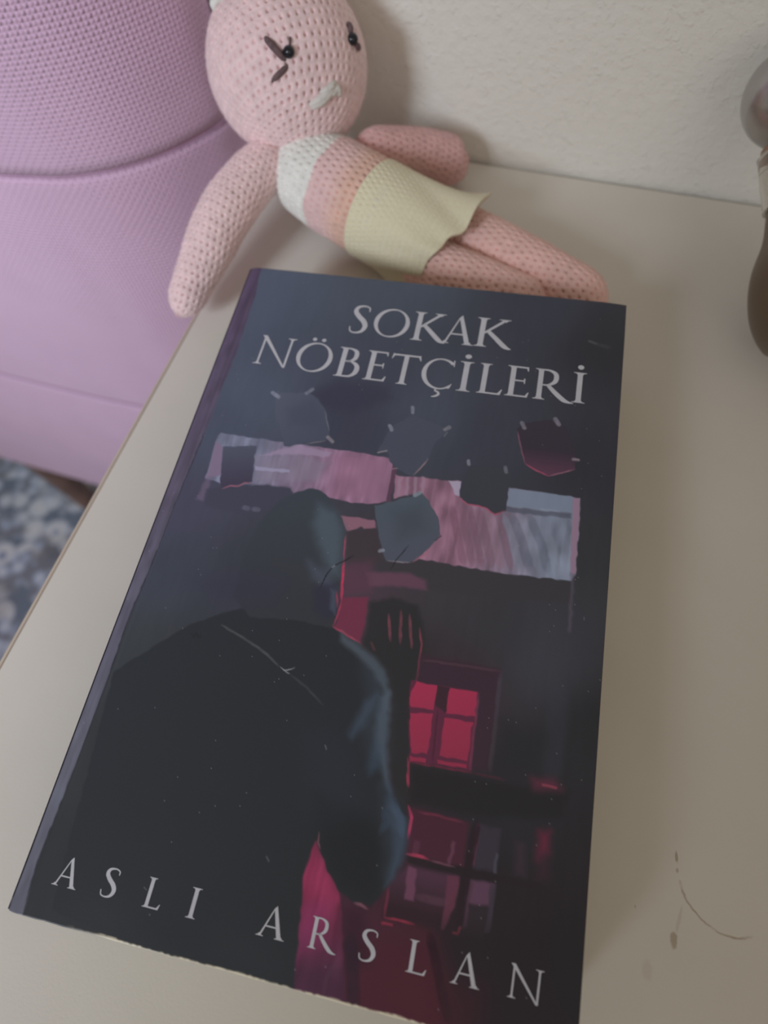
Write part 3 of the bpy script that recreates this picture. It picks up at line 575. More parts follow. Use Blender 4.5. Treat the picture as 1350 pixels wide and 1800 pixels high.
 ('s',(98,100,104),[(60.2,24.3),(61.1,23.4)],0.2,0.25,0.8),
 ('s',(98,100,104),[(68.3,52.0),(68.9,51.0)],0.2,0.25,0.7),
 ('s',(36,36,38),[(23.5,73.7),(24.7,72.6),(25.1,74.0),(26.4,72.8),(27.0,74.0)],0.4,0.4,0.6)]
_w = []; _c = []
C = np.zeros((fx.size, 3)); Wt = np.zeros(fx.size)
for (px_, py_), c in ART_BASE:
    d2 = ((fx - px_)**2 + (fy - py_)**2); w_ = 1/(d2 + 40)**1.6
    C += w_[:, None]*np.array(c, float); Wt += w_
C /= Wt[:, None]
C *= (0.965 + 0.07*vnoise(fx/14, fy/14, 1) + 0.03*(vnoise(fx/1.2, fy/6, 2) - .5))[:, None]
jx = 0.5*(vnoise(fx/1.6, fy/1.6, 5) - .5); jy = 0.5*(vnoise(fx/1.6, fy/1.6, 6) - .5)
def sdf_poly(P, x, y):
    d = np.full(x.shape, 1e9); inside = np.zeros(x.shape, bool); n = len(P)
    for i in range(n):
        ax, ay = P[i]; bx, by = P[(i+1) % n]; ex, ey = bx-ax, by-ay; wx, wy = x-ax, y-ay
        t = np.clip((wx*ex + wy*ey)/(ex*ex + ey*ey + 1e-9), 0, 1); d = np.minimum(d, (wx-ex*t)**2 + (wy-ey*t)**2)
        c = (ay <= y) != (by <= y)
        if ey: inside ^= c & (x < ax + (y - ay)*ex/ey)
    d = np.sqrt(d); return np.where(inside, -d, d)
G = gx.shape
def sel(P, pad):
    P = np.array(P); lo = P.min(0) - pad; hi = P.max(0) + pad
    i0, i1 = np.searchsorted(gx[:, 0], (lo[0], hi[0])); j0, j1 = np.searchsorted(gy[0], (lo[1], hi[1]))
    ii, jj = np.meshgrid(np.arange(i0, i1), np.arange(j0, j1), indexing='ij'); return (ii*ny + jj).ravel()
for it in ART:
    if it[0] == 'p':
        _, c, P, fth, al, c2, ga, gb, nz_ = it
        k = sel(P, fth + .5)
        if not k.size: continue
        x, y = fx[k] + jx[k], fy[k] + jy[k]
        m = np.clip(0.5 - sdf_poly(P, x, y)/fth, 0, 1); m = m*m*(3-2*m)*al
        col = np.array(c, float)[None, :]
        if c2 is not None:
            g = np.array(gb) - np.array(ga); t = np.clip(((x-ga[0])*g[0] + (y-ga[1])*g[1])/(g@g), 0, 1)[:, None]; col = col*(1-t) + np.array(c2, float)*t
        if nz_: col = col*(1 + nz_*(vnoise(x/2.2, y/5, 8) - .5) + 0.5*nz_*(vnoise(x/.8, y/9, 9) - .5))[:, None]
        C[k] = C[k]*(1-m[:, None]) + col*m[:, None]
    else:
        _, c, P, wd, fth, al = it
        k = sel(P, wd + fth + .5)
        if not k.size: continue
        x, y = fx[k] + .5*jx[k], fy[k] + .5*jy[k]; d = np.full(x.shape, 1e9); tg = np.zeros(x.shape)
        sl = [math.dist(q0, q1) for q0, q1 in zip(P[:-1], P[1:])]; tot = sum(sl); acc = 0.0
        for (ax, ay), (bx, by) in zip(P[:-1], P[1:]):
            ex, ey = bx-ax, by-ay; wx, wy = x-ax, y-ay; t = np.clip((wx*ex + wy*ey)/(ex*ex + ey*ey + 1e-9), 0, 1)
            dn = np.hypot(wx-ex*t, wy-ey*t); tg = np.where(dn < d, acc + t*math.hypot(ex, ey), tg); d = np.minimum(d, dn); acc += math.hypot(ex, ey)
        tp_ = np.clip(np.minimum(tg, tot - tg)/min(2.0, .3*tot), 0, 1)**.6 if tot > 3.5 else 1.0      # brush strokes thin out at both ends
        m = np.clip((wd*.42*tp_ + .75*fth - d)/(.75*fth), 0, 1); m = m*m*(3-2*m)*al*(.8 + .3*(vnoise(x/1.1, y/1.1, 21) - .5))*(.35 + .65*tp_)
        C[k] = C[k]*(1-m[:, None]) + np.array(c, float)*m[:, None]
# wear: dust specks, scuffed lower rim and corners
sp = (_rng.random(fx.size) > 0.99955) & (vnoise(fx/20, fy/20, 11) > .45); C[sp] = C[sp]*.4 + 80
rimw = 0.22 + 0.75*np.clip(vnoise(fx/5.0, fy*0, 12) - .35, 0, 1) + .25*vnoise(fx/.8, fy*0, 13)
wm = np.clip((rimw - fy)/0.25, 0, 1)*np.clip((fx - 16)/12, 0, 1)
wm = np.maximum(wm, np.clip((0.25 - (BH - fy))/0.2, 0, 1)*.35*(vnoise(fx/3, fy*0, 14) > .55))
C = C*(1-wm[:, None]) + np.array([178, 168, 146])*wm[:, None]
C = C*np.array([.985, 1.005, 1.035])
INK_K, INK_S = 0.47, 0.007
alb = np.clip((s2l(C) - INK_S)/INK_K, 0.006, 0.9)
zc = cover_z(fx, fy + .35*0)
jag = 0.22*(vnoise(fx/2.5, fx*0, 15) - .5)*np.clip(1 - fy/1.5, 0, 1)
topv = np.stack([fx, fy + jag, zc], -1)
# lower face of the cover sheet so that it has a paper thickness
ring_i = np.r_[np.arange(nx)*ny, (nx-1)*ny + np.arange(1, ny), (np.arange(nx-2, -1, -1))*ny + ny-1, np.arange(ny-2, 0, -1)]
bot = topv[ring_i] - [0, 0, 0.42]
nT = len(topv); nr = len(ring_i)
cv = np.vstack([topv, bot])/1000
F = grid_faces(nx, ny)[:, ::-1]
a = np.arange(nr); sk = np.stack([ring_i[a], nT + a, nT + (a+1) % nr, ring_i[(a+1) % nr]], 1)
cols = np.vstack([alb, np.tile(s2l([120, 112, 98])/INK_K, (nr, 1))])
cover = mesh_obj('front_cover', cv, np.vstack([F, sk]), M_ink, book, True, cols)
cover['label'] = 'dark printed front cover with torn paper scraps, hooded figure and red window'
# spine, pages, back cover
n = 24; t = np.linspace(0, 1, n); yy = np.linspace(0.15, BH - 0.15, 60)
V = []
for y in yy:
    z1 = float(cover_z(np.array([0.6]), np.array([y]))[0]) - 0.1
    for k in t: V.append(((0.62 - 2.2*math.sin(math.pi*k)**0.8)/1000, y/1000, (z1*(1-k) + 0.35*k)/1000))
sp_o = mesh_obj('spine', V, grid_faces(60, n), plain('dark_spine_print', (0.035, 0.028, 0.045), 0.38, 0.2, 60), book)
md = sp_o.modifiers.new('s', 'SOLIDIFY'); md.thickness = 0.0004; md.offset = -1
box('back_cover', (0.0006, 0, 0.0), (BW/1000, BH/1000, 0.00045), plain('back_cover_print', (0.03, 0.028, 0.034), 0.4, 0.2, 60), book)
# leaves: the block is cut square, its top follows the cover sheet
nxp, nyp = 60, 80
px_, py_ = np.meshgrid(np.linspace(1.0, BW - 1.0, nxp), np.linspace(1.0, BH - 1.0, nyp), indexing='ij')
zt = cover_z(px_, py_) - 0.55
zt = np.minimum(zt, BT - 0.6)
tp = np.stack([px_, py_, zt], -1).reshape(-1, 3); bp = tp.copy(); bp[:, 2] = 0.5
ri = np.r_[np.arange(nxp)*nyp, (nxp-1)*nyp + np.arange(1, nyp), (np.arange(nxp-2, -1, -1))*nyp + nyp-1, np.arange(nyp-2, 0, -1)]
Fp = grid_faces(nxp, nyp)[:, ::-1]; nn = nxp*nyp; a = np.arange(len(ri))
skp = np.stack([ri[a], nn + ri[a], nn + ri[(a+1) % len(ri)], ri[(a+1) % len(ri)]], 1)
mesh_obj('page_block', np.vstack([tp, bp])/1000, np.vstack([Fp, Fp[:, ::-1] + nn, skp]), M_page, book, False)

# lettering: roman capitals drawn as flat print on the cover
def stroke_poly(pts, n=40):
    Q = catmull(np.array(pts, float), n); P = Q[:, :2]; w_ = Q[:, 2]/2
    T = np.gradient(P, axis=0); T /= np.linalg.norm(T, axis=1)[:, None] + 1e-9; Nn = np.stack([-T[:, 1], T[:, 0]], 1)
    L = P + Nn*w_[:, None]; R_ = P - Nn*w_[:, None]
    return [[tuple(L[i]), tuple(R_[i]), tuple(R_[i+1]), tuple(L[i+1])] for i in range(n-1)]
def bar(x0, y0, w0, x1, y1, w1):             # straight stroke, widths measured along x
    return [[(x0-w0/2, y0), (x0+w0/2, y0), (x1+w1/2, y1), (x1-w1/2, y1)]]
def hbar(x0, x1, y, t): return [[(x0, y-t/2), (x1, y-t/2), (x1, y+t/2), (x0, y+t/2)]]
def serif(x, w, y, up, l=.085, r=.085):
    s = 1 if up else -1
    return [[(x-w/2-l, y), (x-w/2-l, y+s*.018), (x-w/2-l*.3, y+s*.035), (x-w/2, y+s*.09), (x+w/2, y+s*.09), (x+w/2+r*.3, y+s*.035), (x+w/2+r, y+s*.018), (x+w/2+r, y)]]
def arc_ring(cx, cy, rx, ry, thick, thin, tilt=0.18, a0=0, a1=2*math.pi, n=56):
    P = []
    for k in range(n+1):
        a = a0 + (a1-a0)*k/n; wv_ = thin + (thick-thin)*abs(math.cos(a - tilt))**1.4
        P.append(((cx + rx*math.cos(a), cy + ry*math.sin(a)), (cx + (rx-wv_)*math.cos(a), cy + (ry-wv_*.8)*math.sin(a))))
    return [[P[k][0], P[k+1][0], P[k+1][1], P[k][1]] for k in range(n)]
ST = .125
def glyph(ch):
    if ch == 'S': return 0.52, stroke_poly([(.455,.80,.03),(.44,.93,.04),(.30,.985,.05),(.13,.93,.09),(.085,.77,.125),(.20,.60,.14),(.36,.44,.145),(.43,.26,.13),(.36,.08,.09),(.20,.015,.05),(.06,.06,.04),(.02,.22,.03)], 60)
    if ch == 'O': return 1.0, arc_ring(.5, .5, .5, .52, ST, .05, -.25)
    if ch == 'K': return .86, bar(.16,0,ST,.16,1,ST) + serif(.16,ST,0,True) + serif(.16,ST,1,False) + [[(.20,.50),(.24,.455),(.70,.955),(.60,.955)]] + serif(.66,.08,1,False,.10,.10) + stroke_poly([(.29,.56,.10),(.50,.32,.12),(.70,.09,.125),(.80,.02,.08),(.88,-.005,.02)], 26)
    if ch == 'A': return .86, [[(.10,.0),(.155,.0),(.455,1.02),(.40,.94)]] + [[(.635,0),(.765,0),(.47,1.04),(.40,.94)]] + hbar(.23,.62,.345,.048) + serif(.125,.045,0,True,.085,.09) + serif(.70,.125,0,True,.07,.085)
    if ch == 'N': return 1.0, [[(.115,0),(.165,0),(.185,.93),(.13,.93)]] + [[(.06,1.02),(.18,1.02),(.875,-.04),(.815,-.04)]] + [[(.82,-.03),(.875,-.03),(.895,1),(.84,1)]] + serif(.14,.05,0,True,.09,.09) + serif(.867,.05,1,False,.095,.095)
    if ch == 'B': return .62, bar(.16,0,ST,.16,1,ST) + serif(.16,ST,0,True,.085,0) + serif(.16,ST,1,False,.085,0) + stroke_poly([(.18,.975,.045),(.33,.965,.06),(.46,.87,.11),(.46,.66,.11),(.34,.545,.06),(.20,.535,.045)], 30) + stroke_poly([(.20,.535,.045),(.38,.535,.06),(.545,.41,.115),(.55,.20,.125),(.42,.045,.07),(.18,.022,.045)], 30)
    if ch == 'E': return .57, bar(.16,0,ST,.16,1,ST) + serif(.16,ST,0,True,.085,0) + serif(.16,ST,1,False,.085,0) + hbar(.16,.50,.975,.05) + hbar(.16,.46,.525,.045) + hbar(.16,.54,.025,.05) + [[(.46,1.0),(.52,1.0),(.525,.86),(.505,.86)], [(.43,.60),(.47,.61),(.47,.43),(.445,.44)], [(.47,0),(.555,0),(.585,.17),(.565,.17)]]
    if ch == 'T': return .80, bar(.40,0,ST,.40,1,ST) + serif(.40,ST,0,True) + hbar(.04,.76,.972,.055) + [[(.0,.83),(.02,.83),(.09,.97),(.03,1.02)], [(.80,.83),(.78,.83),(.71,.97),(.77,1.02)]]
    if ch == 'C': return .84, arc_ring(.50,.5,.5,.52,ST,.05,.2,math.radians(48),math.radians(312),50) + [[(.80,.99),(.835,.99),(.84,.78),(.815,.78)], [(.80,.04),(.85,.20),(.825,.20),(.74,.03)]]
    if ch == 'I': return .32, bar(.16,0,ST,.16,1,ST) + serif(.16,ST,0,True,.095,.095) + serif(.16,ST,1,False,.095,.095)
    if ch == 'L': return .62, bar(.16,0,ST,.16,1,ST) + serif(.16,ST,0,True,.085,0) + serif(.16,ST,1,False) + hbar(.16,.58,.025,.05) + [[(.49,0),(.59,0),(.63,.19),(.61,.19)]]
    if ch == 'R': return 1.0, bar(.15,0,ST,.15,1,ST) + serif(.15,ST,0,True) + serif(.15,ST,1,False,.085,0) + stroke_poly([(.17,.975,.045),(.36,.968,.06),(.515,.86,.115),(.515,.63,.115),(.36,.49,.06),(.19,.475,.04)], 30) + stroke_poly([(.33,.50,.09),(.52,.28,.12),(.74,.07,.125),(.88,.005,.07),(1.0,-.01,.02)], 26)
def disc(cx, cy, r, n=16): return [[(cx + r*math.cos(2*math.pi*k/n), cy + r*math.sin(2*math.pi*k/n)) for k in range(n)]]
def lettering(name, items):
    V, F = [], []
    for ch, x0, x1, y0, cap in items:
        extra = {'Ö': 'O', 'İ': 'I', 'Ç': 'C'}.get(ch); wd, polys = glyph(extra or ch); polys = list(polys)
        sx = (x1 - x0)/wd
        if ch == 'Ö': polys += disc(.37, 1.13, .06) + disc(.63, 1.13, .06)
        if ch == 'İ': polys += disc(.16, 1.18, .075)
        if ch == 'Ç': polys += stroke_poly([(.47,.0,.04),(.44,-.07,.04),(.53,-.11,.06),(.55,-.19,.07),(.46,-.26,.05),(.38,-.28,.03)], 16)
        for P in polys:
            b0 = len(V)
            for (u, v) in P:
                x = x0 + u*sx; y = y0 + v*cap; V.append((x/1000, y/1000, (float(cover_z(np.array([x]), np.array([y]))[0]) + 0.05)/1000))
            ar = sum(P[i][0]*P[(i+1) % len(P)][1] - P[(i+1) % len(P)][0]*P[i][1] for i in range(len(P)))
            idx = list(range(b0, b0 + len(P))); F.append(idx if ar > 0 else idx[::-1])
    o = mesh_obj(name, V, F, M_letter, cover, False); return o
lettering('title_lettering', [('S',43.5,50.2,185,12.3),('O',51.8,64.3,185,12.0),('K',65.3,77.2,184.9,12.3),('A',75.6,87.2,185.1,12.1),('K',87.0,99.4,185.3,12.3),
    ('N',13.6,27.2,167.4,12.0),('Ö',28.4,41.0,166.9,11.9),('B',42.6,50.9,166.4,12.1),('E',52.6,60.3,166.4,12.0),('T',61.0,71.1,166.2,12.1),('Ç',72.0,82.4,166.2,12.0),('İ',84.1,88.7,166.4,11.9),('L',90.6,98.8,166.6,11.9),('E',99.6,107.2,166.9,12.0),('R',108.7,121.6,167.0,12.0),('İ',120.9,125.1,167.4,11.8)])
yb = lambda x: 7.7 + (x - 10)/117*1.5
lettering('author_lettering', [(c, a_, b_, yb(a_), 6.3) for c, a_, b_ in (('A',9.5,16.2),('S',22.2,26.3),('L',33.4,37.8),('I',44.6,47.1),('A',62.0,69.1),('R',74.6,81.4),('S',86.5,90.6),('L',97.5,102.1),('A',107.5,114.3),('N',120.1,128.0))])

# ------------------------------------------------------------------ crocheted doll
doll = empty('crochet_doll', (0.02, 0.26, TZ))
tag(doll, 'pink crocheted doll in a white, pink and cream dress lying behind the book', 'doll')
def under(o, parent):
    o.parent = parent
    if parent is doll: o.matrix_parent_inverse = Matrix.Translation(-Vector(doll.location))
    return o
def crochet(name, path, radii, pitch, colfn, shift=0.5, step=0.00036, hole=0.75, rib=.045, scale_b=1.0, floor_z=None, seed=0, up=(0, 0, 1)):
    """closed crocheted tube: path points, radii (0 at both ends); rows run round it, each row a ring of stitches with a hole between neighbours"""
    K = 400
    P = catmull(path, 4*K); q_ = np.r_[0, np.cumsum(np.linalg.norm(np.diff(P, axis=0), axis=1))]; P = np.stack([np.interp(np.linspace(0, q_[-1], K), q_, P[:, j]) for j in range(3)], 1)
    R = np.interp(np.linspace(0, 1, K), np.linspace(0, 1, len(radii)), radii) if not callable(radii) else radii(np.linspace(0, 1, K))
    dl = np.linalg.norm(np.diff(P, axis=0), axis=1); s = np.r_[0, np.cumsum(np.hypot(dl, np.diff(R)))]
    m = max(24, int(s[-1]/step)); ss = np.linspace(0, s[-1], m)
    P = np.stack([np.interp(ss, s, P[:, k]) for k in range(3)], 1); R = np.interp(ss, s, R)
    T = np.gradient(P, axis=0); T /= np.linalg.norm(T, axis=1)[:, None]
    dR = np.gradient(R, ss); dT = np.sqrt(np.clip(1 - dR**2, 0, 1))
    M = max(24, int(2*math.pi*R.max()/step)); th = np.linspace(0, 2*math.pi, M, endpoint=False)
    ref = np.array(up, float); Bv = np.zeros_like(T); Nv = np.zeros_like(T)
    for i in range(m):
        bq = ref - T[i]*(ref @ T[i]); bq /= np.linalg.norm(bq); Bv[i] = bq; Nv[i] = np.cross(bq, T[i])
    rp = pitch*1.16; k = np.floor(ss/rp).astype(int); v = ss/rp - k
    rk = np.interp((k + .5)*rp, ss, R); nk = np.maximum(4, np.round(2*math.pi*rk/pitch)).astype(int)
    u = th[None, :]*nk[:, None]/(2*math.pi) + k[:, None]*shift + .15*np.sin(k*1.7)[:, None]; ui = np.floor(u).astype(int); uf = u - ui
    vv = v[:, None]
    sk = uf - .5 - .10*(vv - .5)
    # every gap has its own size and depth
    hsz = 0.8 + 0.4*_tab[(ui*7 + seed*13) % 256, (k[:, None]*11) % 256]
    d2 = (sk/.125)**2 + ((vv - .5)/.15)**2
    hgt = -hole*hsz*np.exp(-d2) - rib*np.exp(-((1 - np.abs(2*vv - 1))/.22)**2) + .03*np.cos(2*math.pi*uf)*np.sin(math.pi*vv)
    hgt = hgt + .07*(vnoise(u*2.5, vv*3 + k[:, None]*3.1, seed) - .5)
    taper = np.clip(R/ (pitch*1.1), 0, 1)[:, None]
    hgt = hgt*pitch*taper
    rad = np.cos(th)[None, :, None]*Nv[:, None, :] + np.sin(th)[None, :, None]*Bv[:, None, :]*scale_b
    nrm = rad*dT[:, None, None] - T[:, None, :]*dR[:, None, None]
    V = P[:, None, :] + rad*R[:, None, None] + nrm*hgt[..., None]
    if floor_z is not None: V[..., 2] = np.maximum(V[..., 2], floor_z + 0.15*(V[..., 2] - floor_z)*(V[..., 2] > floor_z))
    frac = np.repeat((ss/s[-1])[:, None], M, 1); ang = np.repeat(th[None, :], m, 0)
    col = colfn(frac, ang, V)*(0.94 + 0.12*_tab[(ui*5 + 3) % 256, (k[:, None]*3 + seed) % 256] )[..., None]
    o = mesh_obj(name, V.reshape(-1, 3), grid_faces(m, M, True), M_yarn, None, True, np.clip(col.reshape(-1, 3), 0, 1))
    return under(o, doll)
def flat_col(c): c = np.array(c); return lambda f, a, V: np.broadcast_to(c, f.shape + (3,)).copy()
PINK = (0.88, 0.66, 0.665)
PINK2 = (0.90, 0.585, 0.53)
HC = np.array([-.038, .2935, .604]); HR = .0315
ax = np.array([-.021, .2717, .586]) - HC; ax /= np.linalg.norm(ax)
hp = [HC + ax*HR*1.03*q for q in np.cos(np.linspace(0, math.pi, 15))]
tt = np.linspace(0, 1, 400)
def sphere_prof(r): return lambda t: r*np.sqrt(np.clip(1 - (2*t - 1)**2, 0, 1))
head = crochet('head', [HC + ax*HR*1.03, HC + ax*HR*.5, HC, HC - ax*HR*.5, HC - ax*HR*1.03], sphere_prof(HR), .0030, flat_col(PINK), shift=.12, seed=1)

def capsule(rs, e=0.10):       # radii along a limb with rounded ends
    rs = np.array(rs, float)
    def fn(t):
        r = np.interp(t, np.linspace(0, 1, len(rs)), rs); k = np.ones_like(t)
        a = np.clip(t/e, 0, 1); b_ = np.clip((1-t)/e, 0, 1)
        return r*np.sqrt(np.clip(1 - (1-a)**2, 0, 1))*np.sqrt(np.clip(1 - (1-b_)**2, 0, 1))
    return fn
NECK = np.array([-.0325, .2703, .5790]); HIP = np.array([.0226, .2539, .5710])
bax = (HIP - NECK); BL = np.linalg.norm(bax); bax /= BL
sb = np.array([0, 0, 1.]) - bax*bax[2]; sb /= np.linalg.norm(sb); sc = np.cross(sb, bax)     # sb up, sc towards the wall
if sc[1] < 0: sc = -sc
WHITE, ROSE, PEACH, CREAM = np.array((.84, .83, .78)), np.array((.82, .57, .56)), np.array((.80, .52, .42)), np.array((.80, .75, .58))
def body_col(f, a, V):
    g = (V - NECK) @ bax + .0004*np.sin(a*7)
    w_ = np.clip((g - .027)/.009, 0, 1)[..., None]
    out = np.where((g < .0195)[..., None], WHITE, ROSE*(1-w_) + PEACH*w_)
    return np.where((g > .0405)[..., None], CREAM, out)
body = crochet('body', [NECK - bax*.0085 + sc*.001, NECK + bax*.015 + sc*.001, NECK + bax*.04 + sc*.001, NECK + bax*.064], capsule([.0135, .0170, .0188, .0192, .0188, .0165], .22), .0028, body_col, shift=.5, seed=2, floor_z=TZ + .0006)

armL = crochet('arm', [(-.0330, .2690, .5840), (-.0410, .2600, .5835), (-.0488, .2382, .5785), (-.0535, .2161, .5695), (-.0562, .2010, .5635), (-.0570, .1965, .5620)], capsule([.0085, .0104, .0110, .0104, .0084, .0066], .11), .0027, flat_col((.88, .66, .665)), seed=3)
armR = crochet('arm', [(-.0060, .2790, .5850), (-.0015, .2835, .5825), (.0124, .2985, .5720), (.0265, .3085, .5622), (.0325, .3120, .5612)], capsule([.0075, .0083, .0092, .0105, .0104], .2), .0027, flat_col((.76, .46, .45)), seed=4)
leg1 = crochet('leg', [(.0300, .2715, .5630), (.0440, .2668, .5622), (.0700, .2566, .5616), (.0960, .2450, .5616), (.1050, .2410, .5616)], capsule([.0108, .0112, .0115, .0115, .0112, .0105], .14), .0028, flat_col(PINK2), seed=5)
leg2 = crochet('leg', [(.0230, .2505, .5630), (.0348, .2470, .5620), (.0606, .2408, .5614), (.0760, .2372, .5612), (.0840, .2362, .5612)], capsule([.0108, .0110, .0110, .0108, .0105, .0098], .14), .0028, flat_col(PINK2), seed=6)

# skirt: flared shell with a slanted, fluted hem resting on the table and over the legs
nS, nTh = 170, 520
t = np.linspace(0, 1, nS)[:, None]; a = np.linspace(0, 2*math.pi, nTh, endpoint=False)[None, :]
def around(deg, val, blur=9):
    d = np.r_[np.array(deg) - 360, deg, np.array(deg) + 360]; v_ = np.r_[val, val, val]; x = np.interp(np.degrees(a[0]), d, v_)
    k_ = np.exp(-((np.arange(nTh) - nTh//2)/(nTh*blur/360))**2); return np.real(np.fft.ifft(np.fft.fft(x)*np.fft.fft(np.fft.ifftshift(k_/k_.sum()))))[None, :]
hem_deg = [0, 18, 40, 65, 95, 130, 180, 212, 232, 247, 270, 320]
hem_al = around(hem_deg, [.0745, .0785, .0805, .0810, .0790, .0765, .0745, .0715, .0640, .0550, .0620, .0700], 6) + .0006*np.sin(6*a)
hem_r = around(hem_deg, [.0290, .0295, .0225, .0125, .0100, .0105, .0130, .0150, .0225, .0265, .0210, .0270], 6) + .0006*np.sin(8*a + .5)
S0 = .0405
al_ = S0 + (hem_al - S0)*t
rr_ = .0193 + (hem_r - .0193)*t**around([0, 30, 60, 200, 330], [3.2, 3.0, 1.6, 1.6, 2.6])
kv = (al_ - S0)/.0023; ku = a/(2*math.pi)*52
fr = kv - np.floor(kv)
rel = -.0009*np.exp(-((fr - .5)/.2)**2 - (((ku + .5*np.floor(kv)) % 1 - .5)/.16)**2)*np.clip(1.2 - t*2.2, 0.15, 1) - .00012*np.exp(-((.5 - np.abs(fr - .5))/.2)**2)
def shell(off_):
    V = NECK + sc*.0008 + bax*al_[..., None] + sc*((rr_ + off_)*np.cos(a))[..., None] + sb*((rr_ + off_)*np.sin(a))[..., None]
    V[..., 2] = np.maximum(V[..., 2], TZ + .0012 + .6*off_ + .0)
    return V
outer = shell(rel + .0004); inner = shell(-.0010 + 0*rel)
nn = nS*nTh; Fo = grid_faces(nS, nTh, True); Fi = Fo[:, ::-1] + nn
j = np.arange(nTh); e1 = (nS-1)*nTh
hem = np.stack([e1 + j, e1 + (j+1) % nTh, nn + e1 + (j+1) % nTh, nn + e1 + j], 1)
sk_c = np.broadcast_to(np.array((.81, .75, .545)), (2*nn, 3))*(0.96 + .08*_rng.random((2*nn, 1)))
skirt = under(mesh_obj('skirt', np.vstack([outer.reshape(-1, 3), inner.reshape(-1, 3)]), np.vstack([Fo, Fi, hem]), M_yarn, None, True, sk_c), doll)

# loose fibres standing off the yarn
def fuzz(o, n, seed):
    me = o.data; nv = len(me.vertices); co = np.empty(nv*3, np.float32); me.vertices.foreach_get('co', co); co = co.reshape(-1, 3)
    nm = np.empty(nv*3, np.float32); me.vertices.foreach_get('normal', nm); nm = nm.reshape(-1, 3)
    ca = np.empty(nv*4, np.float32); me.color_attributes['ink'].data.foreach_get('color', ca); ca = ca.reshape(-1, 4)[:, :3]
    rg = np.random.default_rng(seed); k = rg.integers(0, nv, n); p = co[k]; d = nm[k]
    tn = rg.normal(size=(n, 3)); tn -= d*(tn*d).sum(1)[:, None]; tn /= np.linalg.norm(tn, axis=1)[:, None] + 1e-9; sd = np.cross(d, tn)
    ln = rg.uniform(.0007, .0020, n)[:, None]; w_ = .000022
    a_ = p - d*.0002; m_ = p + d*ln*.45 + tn*ln*.5; e_ = p + d*ln*.5 + tn*ln*1.1 + sd*ln*rg.normal(0, .3, (n, 1))
    V = np.stack([a_ - sd*w_, a_ + sd*w_, m_ + sd*w_, m_ - sd*w_, e_ + sd*w_*.4, e_ - sd*w_*.4], 1).reshape(-1, 3)
    b_ = np.arange(n)[:, None]*6; F = np.vstack([b_ + [0, 1, 2, 3], b_ + [3, 2, 4, 5]])
    V[:, 2] = np.maximum(V[:, 2], TZ + .0002)
    f_ = mesh_obj('yarn_fuzz', V, F, M_yarn, o, True, np.repeat(np.clip(ca[k]*1.08, 0, 1), 6, 0)); f_['kind'] = 'stuff'
for i_, (o_, n_) in enumerate(((head, 9000), (body, 4000), (armL, 4000), (armR, 2500), (leg1, 3500), (leg2, 3000), (skirt, 3500))): fuzz(o_, n_, i_)

# face: bead eyes, stitched lashes, white nose
def on_head(p, lift=0.0): p = np.array(p); d = (p - HC)/np.linalg.norm(p - HC); return HC + d*(HR + lift)
def bead(name, p, r, mat, parent, squash=1.0):
    c = on_head(p, r*.35); nd = (c - HC)/np.linalg.norm(c - HC); q = Vector(nd).to_track_quat('Z', 'Y').to_matrix()
    V = []; nu, nv = 14, 20
    for i in range(nu):
        ph = math.pi*i/(nu-1)
        for j in range(nv):
            th = 2*math.pi*j/nv; V.append(np.array(q @ Vector((r*math.sin(ph)*math.cos(th), r*math.sin(ph)*math.sin(th), r*squash*math.cos(ph)))) + c)
    o = mesh_obj(name, V, grid_faces(nu, nv, True), mat); o.parent = head; return o
bead('eye', (-.0247, .2722, .6231), .0021, M_bead, head); bead('eye', (-.0094, .2933, .6172), .0021, M_bead, head)
def stitch(name, a_, b_, r, mat, lift=0.0004):
    a_, b_ = np.array(a_), np.array(b_); mid = (a_ + b_)/2
    o = tube(name, [on_head(a_, -.0006), on_head(a_*.75 + b_*.25, lift), on_head(mid, lift + .0003), on_head(a_*.25 + b_*.75, lift), on_head(b_, -.0006)], [r*.7, r, r*1.05, r, r*.7], mat, None, 8)
    o.parent = head; return o
stitch('eyelash', (-.0258, .2703, .6214), (-.0331, .2725, .6269), .0013, M_lash); stitch('eyelash', (-.0248, .2698, .62), (-.0303, .2656, .6163), .0010, M_lash)
stitch('eyelash', (-.0247, .2735, .6243), (-.0248, .2756, .6264), .0004, M_lash)
stitch('eyelash', (-.0099, .294, .6183), (-.0115, .2974, .6206), .0010, M_lash); stitch('eyelash', (-.0089, .2936, .6161), (-.0077, .2959, .6123), .0010, M_lash)
for a_, b_, r in (((-.0188, .2687, .6067), (-.0113, .2780, .6103), .0011), ((-.0182, .2690, .6060), (-.0122, .2765, .6085), .0011), ((-.0150, .2725, .6095), (-.0111, .2784, .6108), .0010), ((-.0116, .2776, .6105), (-.0103, .2786, .6056), .0010), ((-.0122, .2766, .6100), (-.0110, .2775, .6068), .0009), ((-.0160, .2714, .6068), (-.0113, .2779, .6099), .0011), ((-.0140, .2738, .6085), (-.0106, .2784, .6080), .0010)):
    stitch('nose_stitch', a_, b_, r*1.35, M_nose)
# small white crocheted bow at the side of the head
for k in range(4):
    o = stitch('white_bow_loop', np.array((-.0588, .2889, .6272)) + np.array((-.0015, -.0012, .0005))*k*.8 + np.array((0, 0, .0)), np.array((-.0588, .2889, .6272)) + np.array((.004, .001, .006)) - np.array((.001, .001, 0))*k, .0016, M_white, .0012)

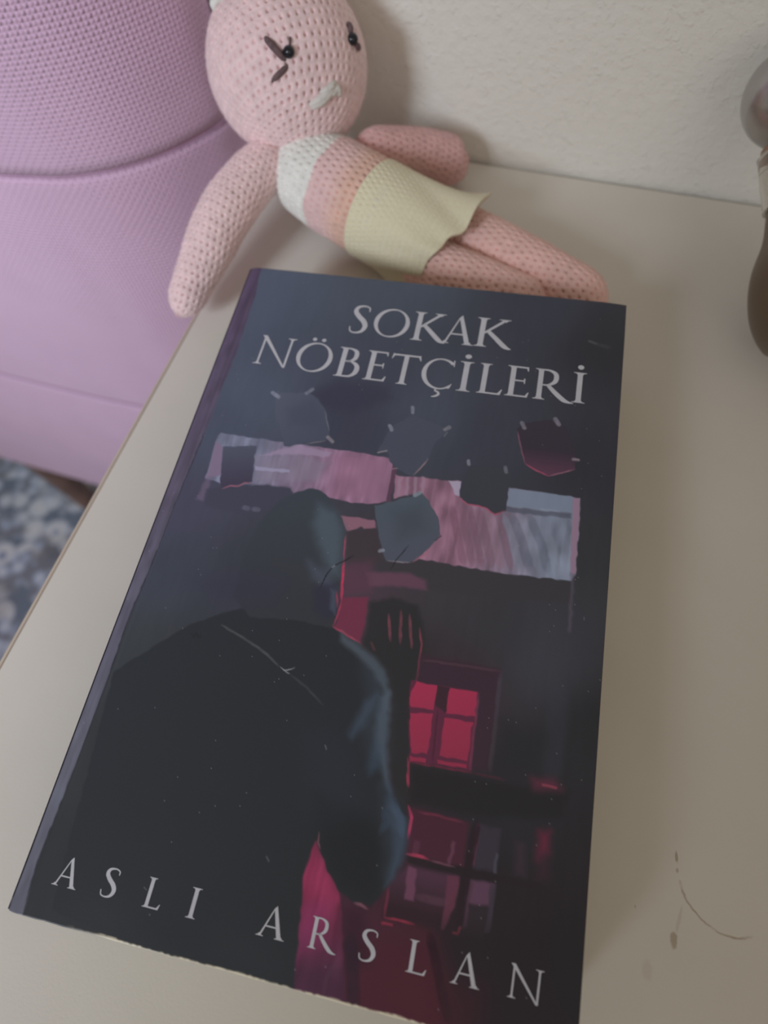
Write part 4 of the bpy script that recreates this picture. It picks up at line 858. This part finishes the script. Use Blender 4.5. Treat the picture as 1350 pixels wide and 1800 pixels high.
# ------------------------------------------------------------------ glass vessel at the right
gl, nt, b = new_mat('clear_glass'); b.inputs['Roughness'].default_value = 0.05; b.inputs['Transmission Weight'].default_value = 0.9; b.inputs['Base Color'].default_value = (0.9, 0.9, 0.88, 1); b.inputs['IOR'].default_value = 1.3
M_smoke = plain('brown_smoked_glaze', (0.14, 0.10, 0.065), 0.35, 0.1, 40)
M_rim = plain('grey_brushed_metal', (0.46, 0.445, 0.44), 0.27, 0.08, 60, 0.0002, 120, metal=0.85)
BC, BX = Vector((0.14834, 0.30900, 0.60601)), Vector((0.34978, -0.83280, -0.42905))        # ball stopper centre, axis towards the foot
ves = empty('glass_bottle', tuple(BC + BX*0.075 - Vector((0, 0, 0.0195))))
tag(ves, 'small bottle with grey ball stopper and clear neck leaning on the wall at far right', 'bottle')
bq = BX.to_track_quat('Z', 'Y').to_matrix()
def lathe(name, prof, mat, n=72):
    P = catmull(np.array(prof), 8*len(prof)); V = []
    for r, z in P:
        for k in range(n):
            t_ = 2*math.pi*k/n; V.append(bq @ Vector((max(r, 1e-5)*math.cos(t_), max(r, 1e-5)*math.sin(t_), z)) + BC)
    o = mesh_obj(name, V, grid_faces(len(P), n, True), mat); o.parent = ves; o.matrix_parent_inverse = Matrix.Translation(-ves.location); return o
lathe('ball_stopper', [(.0165*math.sin(t_), -.0165*math.cos(t_)) for t_ in np.linspace(0, math.pi*.93, 14)] + [(.006, .0162), (.0001, .0162)], M_rim)
lathe('stopper_ring', [(.0001, .0155), (.0105, .0155), (.0115, .0163), (.0115, .0175), (.0105, .0182), (.0001, .0182)], plain('copper_ring', (.42, .27, .20), .35, .1, 80, metal=.8))
lathe('glass_neck', [(.0001, .0183), (.0118, .0183), (.0128, .0195), (.0130, .028), (.0128, .0360), (.0118, .0368), (.0001, .0368)], gl)
lathe('bottle_body', [(.0001, .0370), (.0112, .0370), (.0120, .0385), (.0140, .0475), (.0182, .0570), (.0203, .0665), (.0203, .0760), (.0180, .0840), (.0140, .0875), (.0001, .0880)], M_smoke)
